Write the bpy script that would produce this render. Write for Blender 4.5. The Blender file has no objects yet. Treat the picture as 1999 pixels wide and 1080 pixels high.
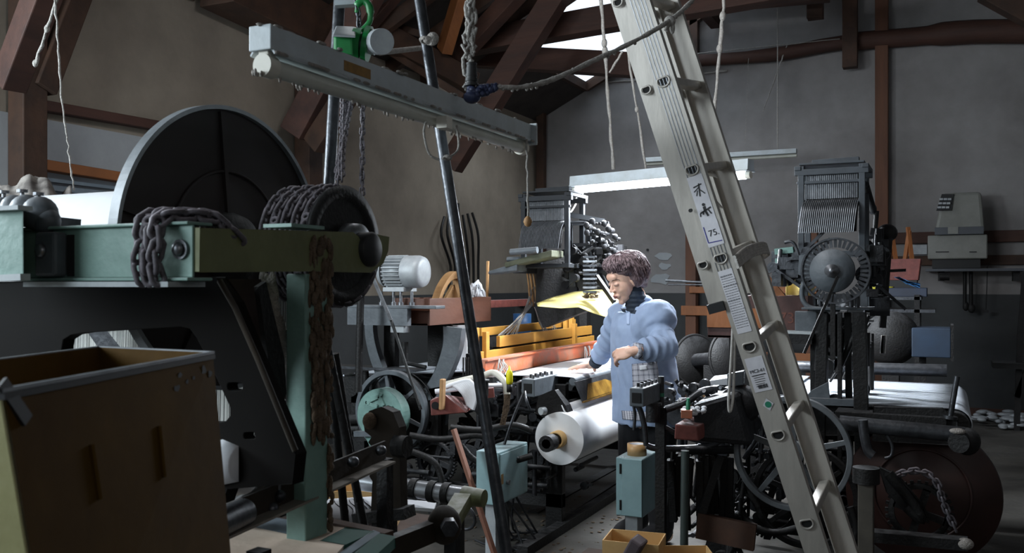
import bpy, math, random
from math import sin, cos, pi, radians, sqrt
from mathutils import Vector, Matrix, noise
from mathutils.geometry import tessellate_polygon
from mathutils.bvhtree import BVHTree

SC = bpy.context.scene
COL = SC.collection
V = Vector
# ---------------------------------------------------------------- camera
YAW = radians(25.5)
SN, CN = sin(YAW), cos(YAW)
CAM = V((0, 0, 1.35))
cd = bpy.data.cameras.new('camera'); cam = bpy.data.objects.new('camera', cd); COL.objects.link(cam)
cam.location = CAM; cam.rotation_euler = (pi/2, 0, YAW)
cd.sensor_width = 36; cd.lens = 36*1780/1999; cd.shift_y = 15/1999; cd.clip_start = .05
cd.dof.use_dof = True; cd.dof.focus_distance = 4.7; cd.dof.aperture_fstop = 9.0
SC.camera = cam
# ---------------------------------------------------------------- world, light, exposure
wd = bpy.data.worlds.new('overcast_sky'); SC.world = wd; wd.use_nodes = True
wd.node_tree.nodes['Background'].inputs[0].default_value = (.80, .90, 1, 1)
wd.node_tree.nodes['Background'].inputs[1].default_value = 2.2
def area(name, loc, target, sx, sy, power, col):
    l = bpy.data.lights.new(name, 'AREA'); l.shape = 'RECTANGLE'; l.size = sx; l.size_y = sy; l.energy = power; l.color = col
    o = bpy.data.objects.new(name, l); COL.objects.link(o); o.location = loc
    o.rotation_euler = (V(target)-V(loc)).to_track_quat('-Z', 'Y').to_euler(); return o
area('window_daylight_front', (-3.1, -1.6, 2.2), (-2.0, 3.0, 1.2), 1.8, 1.3, 72, (.80, .92, 1))
area('window_daylight_left', (-4.5, .9, 2.3), (-1.5, 1.9, 1.3), 1.2, 1.2, 190, (.82, .93, 1))
area('fill_light_right', (2.6, -1.7, 2.7), (0, 4.5, 1.4), 1.8, 1.2, 11, (1.0, .95, .90))  # added weak warm fill behind the camera, no window there
area('overhead_fill', (-1.9, 3.3, 3.2), (-1.9, 5.0, .9), 1.2, .2, 40, (.95, .97, 1))  # unseen fill added overhead to brighten the woman and left loom
area('skylight_daylight', (-3.1, 8.9, 3.75), (-2.6, 7.6, 0), 1.6, 1.3, 34, (.86, .93, 1))
SC.view_settings.view_transform = 'Standard'; SC.view_settings.look = 'None'
SC.view_settings.exposure = 0.22; SC.view_settings.gamma = 1.0; SC.view_settings.use_curve_mapping = False
# ---------------------------------------------------------------- pixel -> point on a real plane of the room
def ray(px, py):
    s = (px-1000)/1780
    return V((CN*s-SN, SN*s+CN, (555-py)/1780))
def W(px, py, w): return CAM+ray(px, py)*w
def PX(px, py, x): r = ray(px, py); return CAM+r*(x/r.x)
def PY(px, py, y): r = ray(px, py); return CAM+r*(y/r.y)
def PZ(px, py, z): r = ray(px, py); return CAM+r*((z-1.35)/r.z)
# ---------------------------------------------------------------- materials
def lin(c):
    return tuple((x/255/12.92 if x <= 10 else ((x/255+.055)/1.055)**2.4) for x in c)+(1,)
MATS = {}
def mat(name, c1, c2=None, rough=.6, metal=0, scale=6, stretch=(1, 1, 1), bump=0, bscale=60, dust=0, emis=0, dustc=(150, 150, 152), contrast=.25, alpha=1, trans=0, sheen=0, spec=.5):
    if name in MATS: return MATS[name]
    m = bpy.data.materials.new(name); m.use_nodes = True; nt = m.node_tree; N = nt.nodes; L = nt.links
    b = N['Principled BSDF']; b.inputs['Roughness'].default_value = rough; b.inputs['Metallic'].default_value = metal
    b.inputs['Specular IOR Level'].default_value = spec
    mp = N.new('ShaderNodeMapping'); mp.inputs['Scale'].default_value = stretch
    geo = N.new('ShaderNodeNewGeometry')
    L.new(geo.outputs['Position'], mp.inputs[0])
    out = None
    if c2 is None: c2 = tuple(int(x*.8) for x in c1)
    n = N.new('ShaderNodeTexNoise'); n.inputs['Scale'].default_value = scale; n.inputs['Detail'].default_value = 6; n.inputs['Roughness'].default_value = .65
    L.new(mp.outputs[0], n.inputs['Vector'])
    r = N.new('ShaderNodeMapRange'); r.inputs[1].default_value = .5-contrast; r.inputs[2].default_value = .5+contrast
    L.new(n.outputs[0], r.inputs[0])
    mx = N.new('ShaderNodeMix'); mx.data_type = 'RGBA'; mx.inputs[6].default_value = lin(c1); mx.inputs[7].default_value = lin(c2)
    L.new(r.outputs[0], mx.inputs[0]); out = mx.outputs[2]
    if dust:
        sp = N.new('ShaderNodeSeparateXYZ'); L.new(geo.outputs['Normal'], sp.inputs[0])
        n2 = N.new('ShaderNodeTexNoise'); n2.inputs['Scale'].default_value = 28; n2.inputs['Detail'].default_value = 5
        L.new(geo.outputs['Position'], n2.inputs['Vector'])
        m1 = N.new('ShaderNodeMapRange'); m1.inputs[1].default_value = .35; m1.inputs[2].default_value = .95
        L.new(sp.outputs[2], m1.inputs[0])
        m2 = N.new('ShaderNodeMapRange'); m2.inputs[1].default_value = .3; m2.inputs[2].default_value = .65; m2.inputs[3].default_value = .25
        L.new(n2.outputs[0], m2.inputs[0])
        mm = N.new('ShaderNodeMath'); mm.operation = 'MULTIPLY'; L.new(m1.outputs[0], mm.inputs[0]); L.new(m2.outputs[0], mm.inputs[1])
        m3 = N.new('ShaderNodeMath'); m3.operation = 'MULTIPLY'; L.new(mm.outputs[0], m3.inputs[0]); m3.inputs[1].default_value = dust
        md = N.new('ShaderNodeMix'); md.data_type = 'RGBA'; L.new(m3.outputs[0], md.inputs[0]); L.new(out, md.inputs[6]); md.inputs[7].default_value = lin(dustc)
        out = md.outputs[2]
    L.new(out, b.inputs['Base Color'])
    if bump:
        n3 = N.new('ShaderNodeTexNoise'); n3.inputs['Scale'].default_value = bscale; n3.inputs['Detail'].default_value = 4
        L.new(mp.outputs[0], n3.inputs['Vector'])
        bp = N.new('ShaderNodeBump'); bp.inputs['Strength'].default_value = bump; bp.inputs['Distance'].default_value = .01
        L.new(n3.outputs[0], bp.inputs['Height']); L.new(bp.outputs[0], b.inputs['Normal'])
    if emis:
        b.inputs['Emission Color'].default_value = lin(c1); b.inputs['Emission Strength'].default_value = emis
    if trans: b.inputs['Transmission Weight'].default_value = trans
    if sheen: b.inputs['Sheen Weight'].default_value = sheen
    MATS[name] = m; return m
plaster_b = mat('plaster_back', (146, 143, 142), (112, 108, 106), .9, scale=1.3, bump=.25, bscale=14)
plaster_l = mat('plaster_left', (150, 140, 126), (108, 99, 88), .9, scale=1.1, bump=.25, bscale=12)
plaster_p = mat('plaster_pale', (168, 172, 174), (138, 142, 146), .9, scale=1.6, bump=.2, bscale=14)
dado_m = mat('grey_dado_paint', (62, 64, 65), (47, 49, 50), .75, scale=2.5, bump=.1)
floor_m = mat('oily_concrete', (84, 80, 74), (38, 36, 34), .7, scale=2.2, bump=.35, bscale=22)
woodd = mat('dark_beam_wood', (76, 50, 34), (40, 26, 18), .75, scale=5, stretch=(1, 1, 1), bump=.3, bscale=18)
woodx = mat('dark_beam_wood_x', (80, 50, 38), (42, 26, 21), .75, scale=7, stretch=(.15, 1, 1), bump=.3, bscale=30)
woodz = mat('brown_post_wood', (108, 68, 44), (70, 42, 28), .7, scale=7, stretch=(1, 1, .12), bump=.3, bscale=30)
woody = mat('dark_beam_wood_y', (80, 50, 40), (44, 27, 22), .75, scale=7, stretch=(1, .15, 1), bump=.3, bscale=30)
woodo = mat('orange_brown_wood', (150, 92, 48), (112, 66, 34), .65, scale=7, stretch=(1, .3, .3), bump=.2)
roofm = mat('roof_boards', (70, 64, 60), (40, 36, 34), .9, scale=4)
iron = mat('dark_cast_iron', (44, 45, 48), (24, 24, 26), .55, .45, scale=18, bump=.3, bscale=90, dust=.55)
ironb = mat('blackened_iron', (26, 25, 25), (13, 12, 12), .6, .3, scale=14, bump=.3, bscale=80, dust=.25)
brownir = mat('brown_black_iron', (54, 46, 37), (34, 29, 23), .8, 0, scale=9, bump=.15, bscale=30, dust=.35, spec=.25)
platem = mat('black_cast_plate', (17, 14, 12), (11, 9, 8), .9, 0, scale=5, spec=.12)
steel = mat('worn_steel', (150, 152, 156), (96, 98, 102), .38, .85, scale=20, bump=.1, dust=.3)
dsteel = mat('dark_steel', (88, 90, 94), (48, 49, 52), .42, .8, scale=20, bump=.15, dust=.35)
alu = mat('aluminium', (184, 178, 170), (154, 149, 142), .45, .25, scale=8, stretch=(3, 3, .4), bump=.05)
mint = mat('green_paint_cool_lit', (122, 152, 142), (96, 124, 116), .5, scale=9, bump=.12, bscale=50, dust=.8, dustc=(190, 190, 190))  # loom's green paint, bluish daylight put into the colour
olive = mat('green_paint_warm_lit', (112, 116, 78), (88, 90, 58), .6, scale=9, bump=.2, bscale=40, dust=.9, dustc=(190, 190, 186))  # same green as the channel, the arm's warm light put into the colour
teal = mat('teal_green_paint', (112, 146, 138), (84, 112, 106), .5, scale=12, bump=.15, dust=.4)
boxblue = mat('pale_blue_grey_paint', (136, 166, 170), (118, 146, 150), .5, scale=7, bump=.05, dust=.6)
greyblue = mat('bluish_grey_paint', (88, 94, 99), (60, 65, 70), .55, .1, scale=12, bump=.12, dust=.65)
motorg = mat('light_grey_paint', (168, 172, 174), (130, 134, 138), .5, .1, scale=12, dust=.4)
yellowb = mat('mustard_bin_paint_shaded', (88, 64, 20), (62, 42, 12), .85, scale=4, bump=.12, bscale=25, spec=.15)  # bin paint darkened, shade on its front put into the colour
yellowi = mat('bin_paint_lit_side', (150, 146, 100), (120, 116, 76), .5, scale=5, bump=.1)  # lighter copy of the bin paint, daylight on this side put into the colour
white = mat('white_cloth', (226, 228, 232), (206, 208, 214), .8, scale=3, bump=.05, bscale=300)
roll_m = mat('white_cloth_roll', (222, 222, 222), (204, 204, 206), .75, scale=3)
warp_m = mat('white_warp', (232, 232, 226), (190, 190, 186), .8, scale=14, stretch=(1, 1, .1))
warpx = mat('white_warp_sheet', (214, 220, 228), (184, 190, 200), .7, scale=9, stretch=(.12, 1.4, 1))
yarn = mat('grey_yarn', (196, 192, 186), (150, 146, 142), .95, scale=60)
rope_m = mat('linty_rope', (170, 166, 160), (118, 114, 110), .95, scale=80, bump=.6, bscale=180)
lint = mat('grey_lint', (168, 162, 156), (120, 114, 108), 1, scale=60, bump=.8, bscale=200)
fluff = mat('brown_lint', (112, 94, 76), (66, 54, 42), 1, scale=40, bump=.8, bscale=160)
chain_m = mat('dusty_chain', (112, 106, 112), (54, 52, 55), .7, .2, scale=60, dust=.9, dustc=(178, 168, 174))
yellow = mat('yellow_heddle_wood', (206, 152, 66), (176, 124, 50), .6, scale=9, stretch=(1, .2, 1))
orange = mat('orange_lay_paint', (214, 104, 60), (170, 120, 96), .5, scale=6, contrast=.12, bump=.15, dust=.35)
redp = mat('dusty_red_paint', (138, 76, 68), (96, 52, 48), .6, scale=16, bump=.2, dust=.6)
amber = mat('amber_plate', (172, 132, 58), (112, 80, 34), .3, .5, scale=11, contrast=.15)
card = mat('cardboard', (214, 176, 120), (194, 156, 102), .85, scale=7)
cratem = mat('brown_crate', (98, 58, 40), (76, 44, 30), .6, scale=8, stretch=(1, .3, 1), bump=.1)
crated = mat('dark_red_crate', (74, 42, 36), (52, 30, 26), .6, scale=8, bump=.1)
ply = mat('plywood_tan', (176, 134, 88), (140, 104, 66), .7, scale=9, stretch=(.5, .2, 1.5))
papery = mat('yellow_paper', (206, 192, 122), (186, 170, 100), .8, scale=6)
hoistg = mat('hoist_green', (24, 128, 62), (16, 96, 44), .4, scale=12, dust=.75, dustc=(190, 200, 196))
ltgrey = mat('lamp_housing_white', (180, 190, 196), (156, 160, 160), .5, scale=9, bump=.08, dust=.6, dustc=(205, 210, 210))
tube_off = mat('unlit_tube_glass', (196, 198, 190), (172, 172, 160), .3, scale=10)
lit = mat('lit_tube', (225, 238, 255), (225, 238, 255), .5, emis=20)
black = mat('black_rubber', (18, 18, 20), (11, 11, 12), .6, scale=20)
hole_m = mat('hole_dark', (10, 10, 10), (8, 8, 8), .9)
diskm = mat('dark_brown_flange', (32, 20, 18), (20, 14, 13), .7, scale=3, bump=.1, bscale=8)
diskr = mat('reddish_brown_flange', (58, 32, 26), (34, 20, 18), .5, scale=3, bump=.1, bscale=8)
rim_m = mat('pale_disc_rim', (150, 154, 158), (110, 114, 118), .45, .3, scale=14)
tubesil = mat('silver_tube', (196, 200, 206), (160, 164, 170), .3, .7, scale=12, dust=.3)
plastw = mat('white_plastic', (212, 208, 196), (190, 186, 174), .5, scale=8)
heaterm = mat('beige_heater', (132, 132, 126), (108, 108, 102), .5, scale=5)
heaterd = mat('heater_grey', (72, 76, 84), (52, 55, 60), .5, scale=5)
navy = mat('navy_cable_tape', (46, 56, 92), (28, 34, 58), .6, scale=30, bump=.4)
yplast = mat('bright_yellow_plastic', (236, 226, 20), (220, 205, 12), .35)
gplast = mat('green_plastic', (26, 120, 86), (18, 96, 66), .4)
bluep = mat('blue_plastic', (40, 84, 130), (28, 62, 100), .5)
stickw = mat('sticker_white', (206, 204, 208), (186, 184, 190), .5, scale=30)
inkm = mat('sticker_ink', (26, 26, 30), (20, 20, 22), .6)
inkb = mat('sticker_blue', (52, 48, 130), (44, 40, 118), .6)
inkg = mat('sticker_green', (30, 128, 98), (24, 110, 84), .6)
boardb = mat('beige_board', (214, 194, 176), (184, 164, 146), .7, scale=5, bump=.1)
boardg = mat('green_board', (52, 98, 88), (40, 78, 70), .6, scale=6)
boardp = mat('pale_blue_board', (122, 136, 146), (100, 112, 122), .6, scale=6)
ledge = mat('pale_ledge', (176, 182, 184), (140, 146, 148), .6, scale=12)
# ---------------------------------------------------------------- mesh builder
WL = {}
def frame(ax):
    ax = V(ax).normalized(); a = V((0, 0, 1)) if abs(ax.z) < .9 else V((1, 0, 0))
    u = a.cross(ax).normalized(); return u, ax.cross(u), ax
class MB:
    def __init__(s): s.v = []; s.f = []; s.s = []; s.uv = None
    def add(s, vs, fs, sm=False):
        o = len(s.v); s.v += [V(p) for p in vs]; s.f += [tuple(i+o for i in f) for f in fs]; s.s += [sm]*len(fs); return s
    def hexa(s, p):   # p: bottom 4 ccw, top 4 ccw
        return s.add(p, [(3, 2, 1, 0), (4, 5, 6, 7), (0, 1, 5, 4), (1, 2, 6, 5), (2, 3, 7, 6), (3, 0, 4, 7)])
    def bb(s, x0, x1, y0, y1, z0, z1):
        return s.hexa([(x0, y0, z0), (x1, y0, z0), (x1, y1, z0), (x0, y1, z0), (x0, y0, z1), (x1, y0, z1), (x1, y1, z1), (x0, y1, z1)])
    def box(s, c, sz, R=None):
        c = V(c); h = V(sz)/2; P = []
        for z in (-1, 1):
            for x, y in ((-1, -1), (1, -1), (1, 1), (-1, 1)):
                q = V((x*h.x, y*h.y, z*h.z)); P.append(c+(R @ q if R else q))
        return s.hexa(P)
    def bar(s, p, q, w, h=None, up=(0, 0, 1), w2=None, h2=None):
        p = V(p); q = V(q); h = h or w; d = (q-p).normalized(); up = V(up)
        if abs(d.dot(up)) > .98: up = V((1, 0, 0))
        u = d.cross(up).normalized(); n = u.cross(d); P = []
        for e, ww, hh in ((p, w, h), (q, w2 or w, h2 or h)):
            P += [e-u*ww/2-n*hh/2, e+u*ww/2-n*hh/2, e+u*ww/2+n*hh/2, e-u*ww/2+n*hh/2]
        return s.hexa(P)
    def cyl(s, p, q, r, r2=None, n=16, cap=True):
        p = V(p); q = V(q); r2 = r if r2 is None else r2; u, v, _ = frame(q-p); P = []
        for e, rr in ((p, r), (q, r2)):
            P += [e+(u*cos(2*pi*i/n)+v*sin(2*pi*i/n))*rr for i in range(n)]
        s.add(P, [(i, (i+1) % n, n+(i+1) % n, n+i) for i in range(n)], True)
        if cap: s.add(P, [tuple(range(n))[::-1], tuple(range(n, 2*n))])
        return s
    def tube(s, pts, r, n=8, closed=False):
        pts = [V(p) for p in pts]; m = len(pts); P = []
        rr = r if isinstance(r, (list, tuple)) else [r]*m
        u = None
        for i, p in enumerate(pts):
            if closed: t = pts[(i+1) % m]-pts[i-1]
            else: t = pts[min(i+1, m-1)]-pts[max(i-1, 0)]
            t = t.normalized() if t.length > 1e-9 else V((0, 0, 1))
            if u is None: u = frame(t)[0]
            u = (u-t*u.dot(t)); u = u.normalized() if u.length > 1e-6 else frame(t)[0]
            v = t.cross(u)
            P += [p+(u*cos(2*pi*k/n)+v*sin(2*pi*k/n))*rr[i] for k in range(n)]
        F = []
        for i in range(m if closed else m-1):
            a = i*n; b = ((i+1) % m)*n
            F += [(a+k, a+(k+1) % n, b+(k+1) % n, b+k) for k in range(n)]
        s.add(P, F, True)
        if not closed: s.add(P[:n], [tuple(range(n))[::-1]]); s.add(P[-n:], [tuple(range(n))])
        return s
    def lathe(s, prof, p, ax, n=24, sm=True):   # prof: (t along axis, radius)
        p = V(p); u, v, a = frame(ax); P = []
        for t, r in prof: P += [p+a*t+(u*cos(2*pi*k/n)+v*sin(2*pi*k/n))*max(r, 1e-4) for k in range(n)]
        F = []
        for i in range(len(prof)-1): F += [(i*n+k, i*n+(k+1) % n, (i+1)*n+(k+1) % n, (i+1)*n+k) for k in range(n)]
        return s.add(P, F, sm)
    def ring(s, c, ax, R, r, n=32, m=8, sq=None):   # torus, or flat band with sq=(half thickness radial, half width axial)
        c = V(c); u, v, a = frame(ax); P = []
        for i in range(n):
            d = u*cos(2*pi*i/n)+v*sin(2*pi*i/n)
            if sq:
                for (x, y) in ((-1, -1), (1, -1), (1, 1), (-1, 1)): P.append(c+d*(R+x*sq[0])+a*y*sq[1])
            else:
                for k in range(m): P.append(c+d*(R+r*cos(2*pi*k/m))+a*r*sin(2*pi*k/m))
        mm = 4 if sq else m
        F = []
        for i in range(n):
            A = i*mm; B = ((i+1) % n)*mm
            F += [(A+k, A+(k+1) % mm, B+(k+1) % mm, B+k) for k in range(mm)]
        return s.add(P, F, not sq)
    def plate(s, outer, off, holes=()):   # planar polygons (3D points) extruded by off, with holes
        off = V(off); loops = [[V(p) for p in outer]]+[[V(p) for p in h] for h in holes]
        tri = tessellate_polygon(loops); fl = [p for l in loops for p in l]; n = len(fl)
        P = fl+[p+off for p in fl]
        F = [tuple(t) for t in tri]+[tuple(i+n for i in reversed(t)) for t in tri]
        o = 0
        for l in loops:
            m = len(l); F += [(o+i, o+(i+1) % m, n+o+(i+1) % m, n+o+i) for i in range(m)]; o += m
        return s.add(P, F)
    def ell(s, c, rx, R=None, n=14, m=10):
        c = V(c); P = []
        for j in range(m+1):
            t = pi*j/m
            for i in range(n):
                q = V((sin(t)*cos(2*pi*i/n)*rx[0], sin(t)*sin(2*pi*i/n)*rx[1], cos(t)*rx[2]))
                P.append(c+(R @ q if R else q))
        F = [(j*n+i, (j+1)*n+i, (j+1)*n+(i+1) % n, j*n+(i+1) % n) for j in range(m) for i in range(n)]
        return s.add(P, F, True)
    def grid(s, fn, nu, nv, th=0, sm=True):
        P = [V(fn(i/nu, j/nv)) for j in range(nv+1) for i in range(nu+1)]
        F = [(j*(nu+1)+i, j*(nu+1)+i+1, (j+1)*(nu+1)+i+1, (j+1)*(nu+1)+i) for j in range(nv) for i in range(nu)]
        s.add(P, F, sm)
        return s
    def mesh(s, name, m, c=V((0, 0, 0))):
        me = bpy.data.meshes.new(name); me.from_pydata([p-c for p in s.v], [], s.f)
        me.polygons.foreach_set('use_smooth', s.s); me.materials.append(m); me.update(); return me
    def build(s, name, m, parent=None, bev=0, solid=0, label=None, kind=None, mass=None):
        lo = V((min(p.x for p in s.v), min(p.y for p in s.v), min(p.z for p in s.v)))
        hi = V((max(p.x for p in s.v), max(p.y for p in s.v), max(p.z for p in s.v)))
        c = (lo+hi)/2
        if parent is None: c.z = lo.z
        o = bpy.data.objects.new(name, s.mesh(name, m, c)); COL.objects.link(o)
        o.location = c-(WL[parent.name] if parent else V((0, 0, 0)))
        if parent: o.parent = parent
        WL[o.name] = c
        if solid:
            md = o.modifiers.new('solid', 'SOLIDIFY'); md.thickness = solid; md.offset = 0
        if bev:
            md = o.modifiers.new('bevel', 'BEVEL'); md.width = bev; md.segments = 2; md.limit_method = 'ANGLE'; md.angle_limit = radians(40)
        if label: o['label'] = label
        if kind: o['kind'] = kind
        return o
def thing(name, label, cat, loc, group=None):
    o = bpy.data.objects.new(name, None); COL.objects.link(o); o.location = loc; o.empty_display_size = .1
    WL[o.name] = V(loc); o['label'] = label; o['category'] = cat
    if group: o['group'] = group
    return o
def one(name, mb, m, label, cat, group=None, kind=None, **k):
    o = mb.build(name, m, None, kind=kind, **k); o['label'] = label; o['category'] = cat
    if group: o['group'] = group
    return o
def struct(name, mb, m, parent=None, **k):
    o = mb.build(name, m, parent, **k)
    if parent is None: o['kind'] = 'structure'
    return o
def dup(o, off, parent=None):
    c = o.copy(); COL.objects.link(c)
    if parent is not None: c.parent = parent
    if parent is None: c.location = V(o.location)+V(off)
    WL[c.name] = WL[o.name]+V(off)
    for ch in list(o.children): dup(ch, off, c)
    return c
def bez(p0, p1, sag=0, n=12, wob=0, seed=0):
    rnd = random.Random(seed); p0 = V(p0); p1 = V(p1); out = []
    for i in range(n+1):
        t = i/n; p = p0.lerp(p1, t)+V((0, 0, -4*sag*t*(1-t)))
        if 0 < i < n and wob: p += V((rnd.uniform(-wob, wob), rnd.uniform(-wob, wob), rnd.uniform(-wob, wob)))
        out.append(p)
    return out
def spl(pts, k=6):
    pts = [V(p) for p in pts]; out = []
    for i in range(len(pts)-1):
        a = pts[max(i-1, 0)]; b = pts[i]; c = pts[i+1]; d = pts[min(i+2, len(pts)-1)]
        for j in range(k):
            t = j/k
            out.append(.5*((2*b)+(c-a)*t+(2*a-5*b+4*c-d)*t*t+(3*b-a-3*c+d)*t*t*t))
    return out+[pts[-1]]
def txt(name, s, p, right, up, size, m, parent):   # flat printed lettering
    cu = bpy.data.curves.new(name, 'FONT'); cu.body = s; cu.size = size; cu.align_x = 'CENTER'; cu.align_y = 'CENTER'; cu.extrude = .0003
    t = bpy.data.objects.new(name, cu); COL.objects.link(t)
    me = bpy.data.meshes.new_from_object(t.evaluated_get(bpy.context.evaluated_depsgraph_get()))
    bpy.data.objects.remove(t)
    r = V(right).normalized(); u = V(up); u = (u-r*u.dot(r)).normalized(); n = r.cross(u)
    R = Matrix((r, u, n)).transposed(); p = V(p)
    for v in me.vertices: v.co = R @ v.co
    me.materials.clear(); me.materials.append(m)
    o = bpy.data.objects.new(name, me); COL.objects.link(o); o.parent = parent; o.location = p-WL[parent.name]; WL[o.name] = p
    return o
def bolt(mb, p, ax, r=.009, h=.008):
    mb.cyl(V(p)-V(ax)*.006, V(p)+V(ax)*h, r, n=6); mb.cyl(V(p)-V(ax)*.006, V(p)+V(ax)*(h+.006), r*.5, n=8)
def link_mesh(L, R, r, m, name='link'):
    mb = MB(); pts = []
    for i in range(12):
        a = 2*pi*i/12; x = R*cos(a); y = R*sin(a)+(L/2 if sin(a) >= 0 else -L/2); pts.append((x, y, 0))
    mb.tube(pts, r, 6, closed=True)
    return mb.mesh(name, m)
def chain(path, me, pitch, parent, name='link', seed=1, roll=0):
    P = [V(p) for p in path]; d = 0; k = 0; i = 0; out = []
    for a, b in zip(P[:-1], P[1:]):
        L = (b-a).length; t = (b-a).normalized()
        while d < L:
            p = a+t*d; u, v, _ = frame(t)
            ang = roll+(pi/2 if k % 2 else 0)
            uu = u*cos(ang)+v*sin(ang); nn = uu.cross(t)
            o = bpy.data.objects.new(name, me); COL.objects.link(o); o.parent = parent
            o.matrix_basis = Matrix.Translation(p-WL[parent.name]) @ Matrix((uu, t, nn)).transposed().to_4x4()
            out.append(o); d += pitch; k += 1
        d -= L
    return out
def guts(x0, x1, y0, y1, z0, z1, n, seed, rods=.5):   # rods, levers, bosses and brackets of a mechanism
    rnd = random.Random(seed); mb = MB(); U = rnd.uniform
    for i in range(n):
        p = V((U(x0, x1), U(y0, y1), U(z0, z1))); k = rnd.random()
        if k < rods:
            ax = rnd.choice([V((1, 0, 0)), V((0, 1, 0)), V((0, 0, 1)), V((.5, 0, .8)), V((0, .3, 1))])
            L = U(.12, .45); q = p+ax*L
            q = V((min(max(q.x, x0), x1), min(max(q.y, y0), y1), min(max(q.z, z0), z1)))
            if (q-p).length > .03: mb.cyl(p, q, U(.006, .016), n=8)
        elif k < rods+.2:
            mb.cyl(p, p+V((0, U(.02, .06), 0)), U(.02, .055), n=14)
        elif k < rods+.35:
            q = p+V((U(-.15, .15), 0, U(-.15, .15))); mb.bar(p, q, .014, U(.02, .04), up=(0, 1, 0)); mb.cyl(p-V((0, .015, 0)), p+V((0, .02, 0)), .025, n=12)
        else:
            mb.box(p, (U(.03, .09), U(.03, .09), U(.03, .1)))
    return mb
# ================================================================ the room
XL, YB, XR, YF = -4.7, 10.6, 4.6, -2.2
struct('floor', MB().bb(XL-.1, XR+.1, YF-.1, YB+.1, -.12, 0), floor_m)
wl = struct('wall_left', MB().bb(XL-.15, XL, YF, YB+.15, 0, 3.46), plaster_l)
rs = .5; RZ = 3.42
bw = struct('wall_back', MB().plate([(XL, YB, 0), (XR, YB, 0), (XR, YB, 3.5), (1.2, YB, RZ+rs*5.9), (XL, YB, RZ)], (0, .15, 0)), plaster_b)
struct('wall_right', MB().bb(XR, XR+.15, YF, YB+.15, 0, 3.6), plaster_b)
struct('wall_front', MB().plate([(XL, YF, 0), (XR, YF, 0), (XR, YF, 3.5), (1.2, YF, RZ+rs*5.9), (XL, YF, RZ)], (0, -.15, 0),
       [[(-4.0, YF, 1.5), (-2.2, YF, 1.5), (-2.2, YF, 2.9), (-4.0, YF, 2.9)]]), plaster_p)
dd = MB().bb(XL+.001, XR, YB-.012, YB-.001, 0, 1.245).build('painted_dado', dado_m, bw)
MB().bb(XL+.001, XL+.012, YF, YB-.02, 0, 1.245).build('painted_dado', dado_m, wl)
MB().bb(XL+.012, XL+.016, YF, 5.2, 1.25, 2.3).build('pale_plaster_field', plaster_p, wl)
# peeled plaster patches and nail holes beside the woman
for i, (px, py, w, h) in enumerate([(1295, 500, 20, 10), (1290, 545, 24, 14), (1298, 520, 14, 9)]):
    c = PY(px, py, YB-.001); pts = []
    rnd = random.Random(i)
    for k in range(12):
        a = 2*pi*k/12; rr = rnd.uniform(.6, 1.1); pts.append(c+V((cos(a)*w*.0055*rr, 0, sin(a)*h*.0055*rr)))
    MB().plate(pts, (0, -.006, 0)).build('plaster_patch', plaster_p, bw)
bbd = struct('baseboard_back', MB().bb(-1, XR, YB-.045, YB-.013, 0, .07), woodx)
# roof: two slopes, boards with a skylight opening on the left slope
def RP(x, y, off=0): return V((x, y, RZ+rs*(x-XL)-off)) if x <= 1.2 else V((x, y, RZ+rs*5.9-.7*(x-1.2)-off))
SKY = (-4.0, -2.3, 8.2, 10.5)
cl = struct('ceiling', MB().plate([RP(-5, -2.4), RP(1.2, -2.4), RP(1.2, 10.8), RP(-5, 10.8)], (-.03, 0, .06),
            [[RP(SKY[0], SKY[2]), RP(SKY[1], SKY[2]), RP(SKY[1], SKY[3]), RP(SKY[0], SKY[3])]])
            .plate([RP(1.2, -2.4), RP(4.8, -2.4), RP(4.8, 10.8), RP(1.2, 10.8)], (.03, 0, .06)), roofm)
sk = struct('window_1', MB().bar(RP(SKY[0], SKY[2]), RP(SKY[1], SKY[2]), .06, .1).bar(RP(SKY[0], SKY[3]), RP(SKY[1], SKY[3]), .06, .1)
            .bar(RP(SKY[0], SKY[2]), RP(SKY[0], SKY[3]), .06, .1).bar(RP(SKY[1], SKY[2]), RP(SKY[1], SKY[3]), .06, .1), woodd)
g = mat('skylight_glass', (235, 240, 245), rough=.1, trans=1.0); g.node_tree.nodes['Principled BSDF'].inputs['IOR'].default_value = 1.02
MB().plate([RP(SKY[0], SKY[2], -.03), RP(SKY[1], SKY[2], -.03), RP(SKY[1], SKY[3], -.03), RP(SKY[0], SKY[3], -.03)], (0, 0, .006)).build('pane', g, sk)
# rafters and purlins, each its own piece of the roof
for y in [2.2+.62*i for i in range(14)]:
    if y < 8.1:
        MB().bar(RP(-4.7, y, .07), RP(1.2, y, .07), .07, .12, up=(0, 0, 1)).build('rafter', woodd, cl)
    else:
        MB().bar(RP(-2.2, y, .07), RP(1.2, y, .07), .07, .12).build('rafter', woodd, cl)
for x in (-2.4, -1.0, .4): MB().bar(RP(x, -2, .2), RP(x, 10.5, .2), .12, .14).build('purlin', woody, cl)
def timber(name, p, q, w, h, m, label, up=(0, 0, 1), grp=None, cat='beam'):
    o = one(name, MB().bar(p, q, w, h, up=up), m, label, cat, grp, bev=.006); return o
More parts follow.
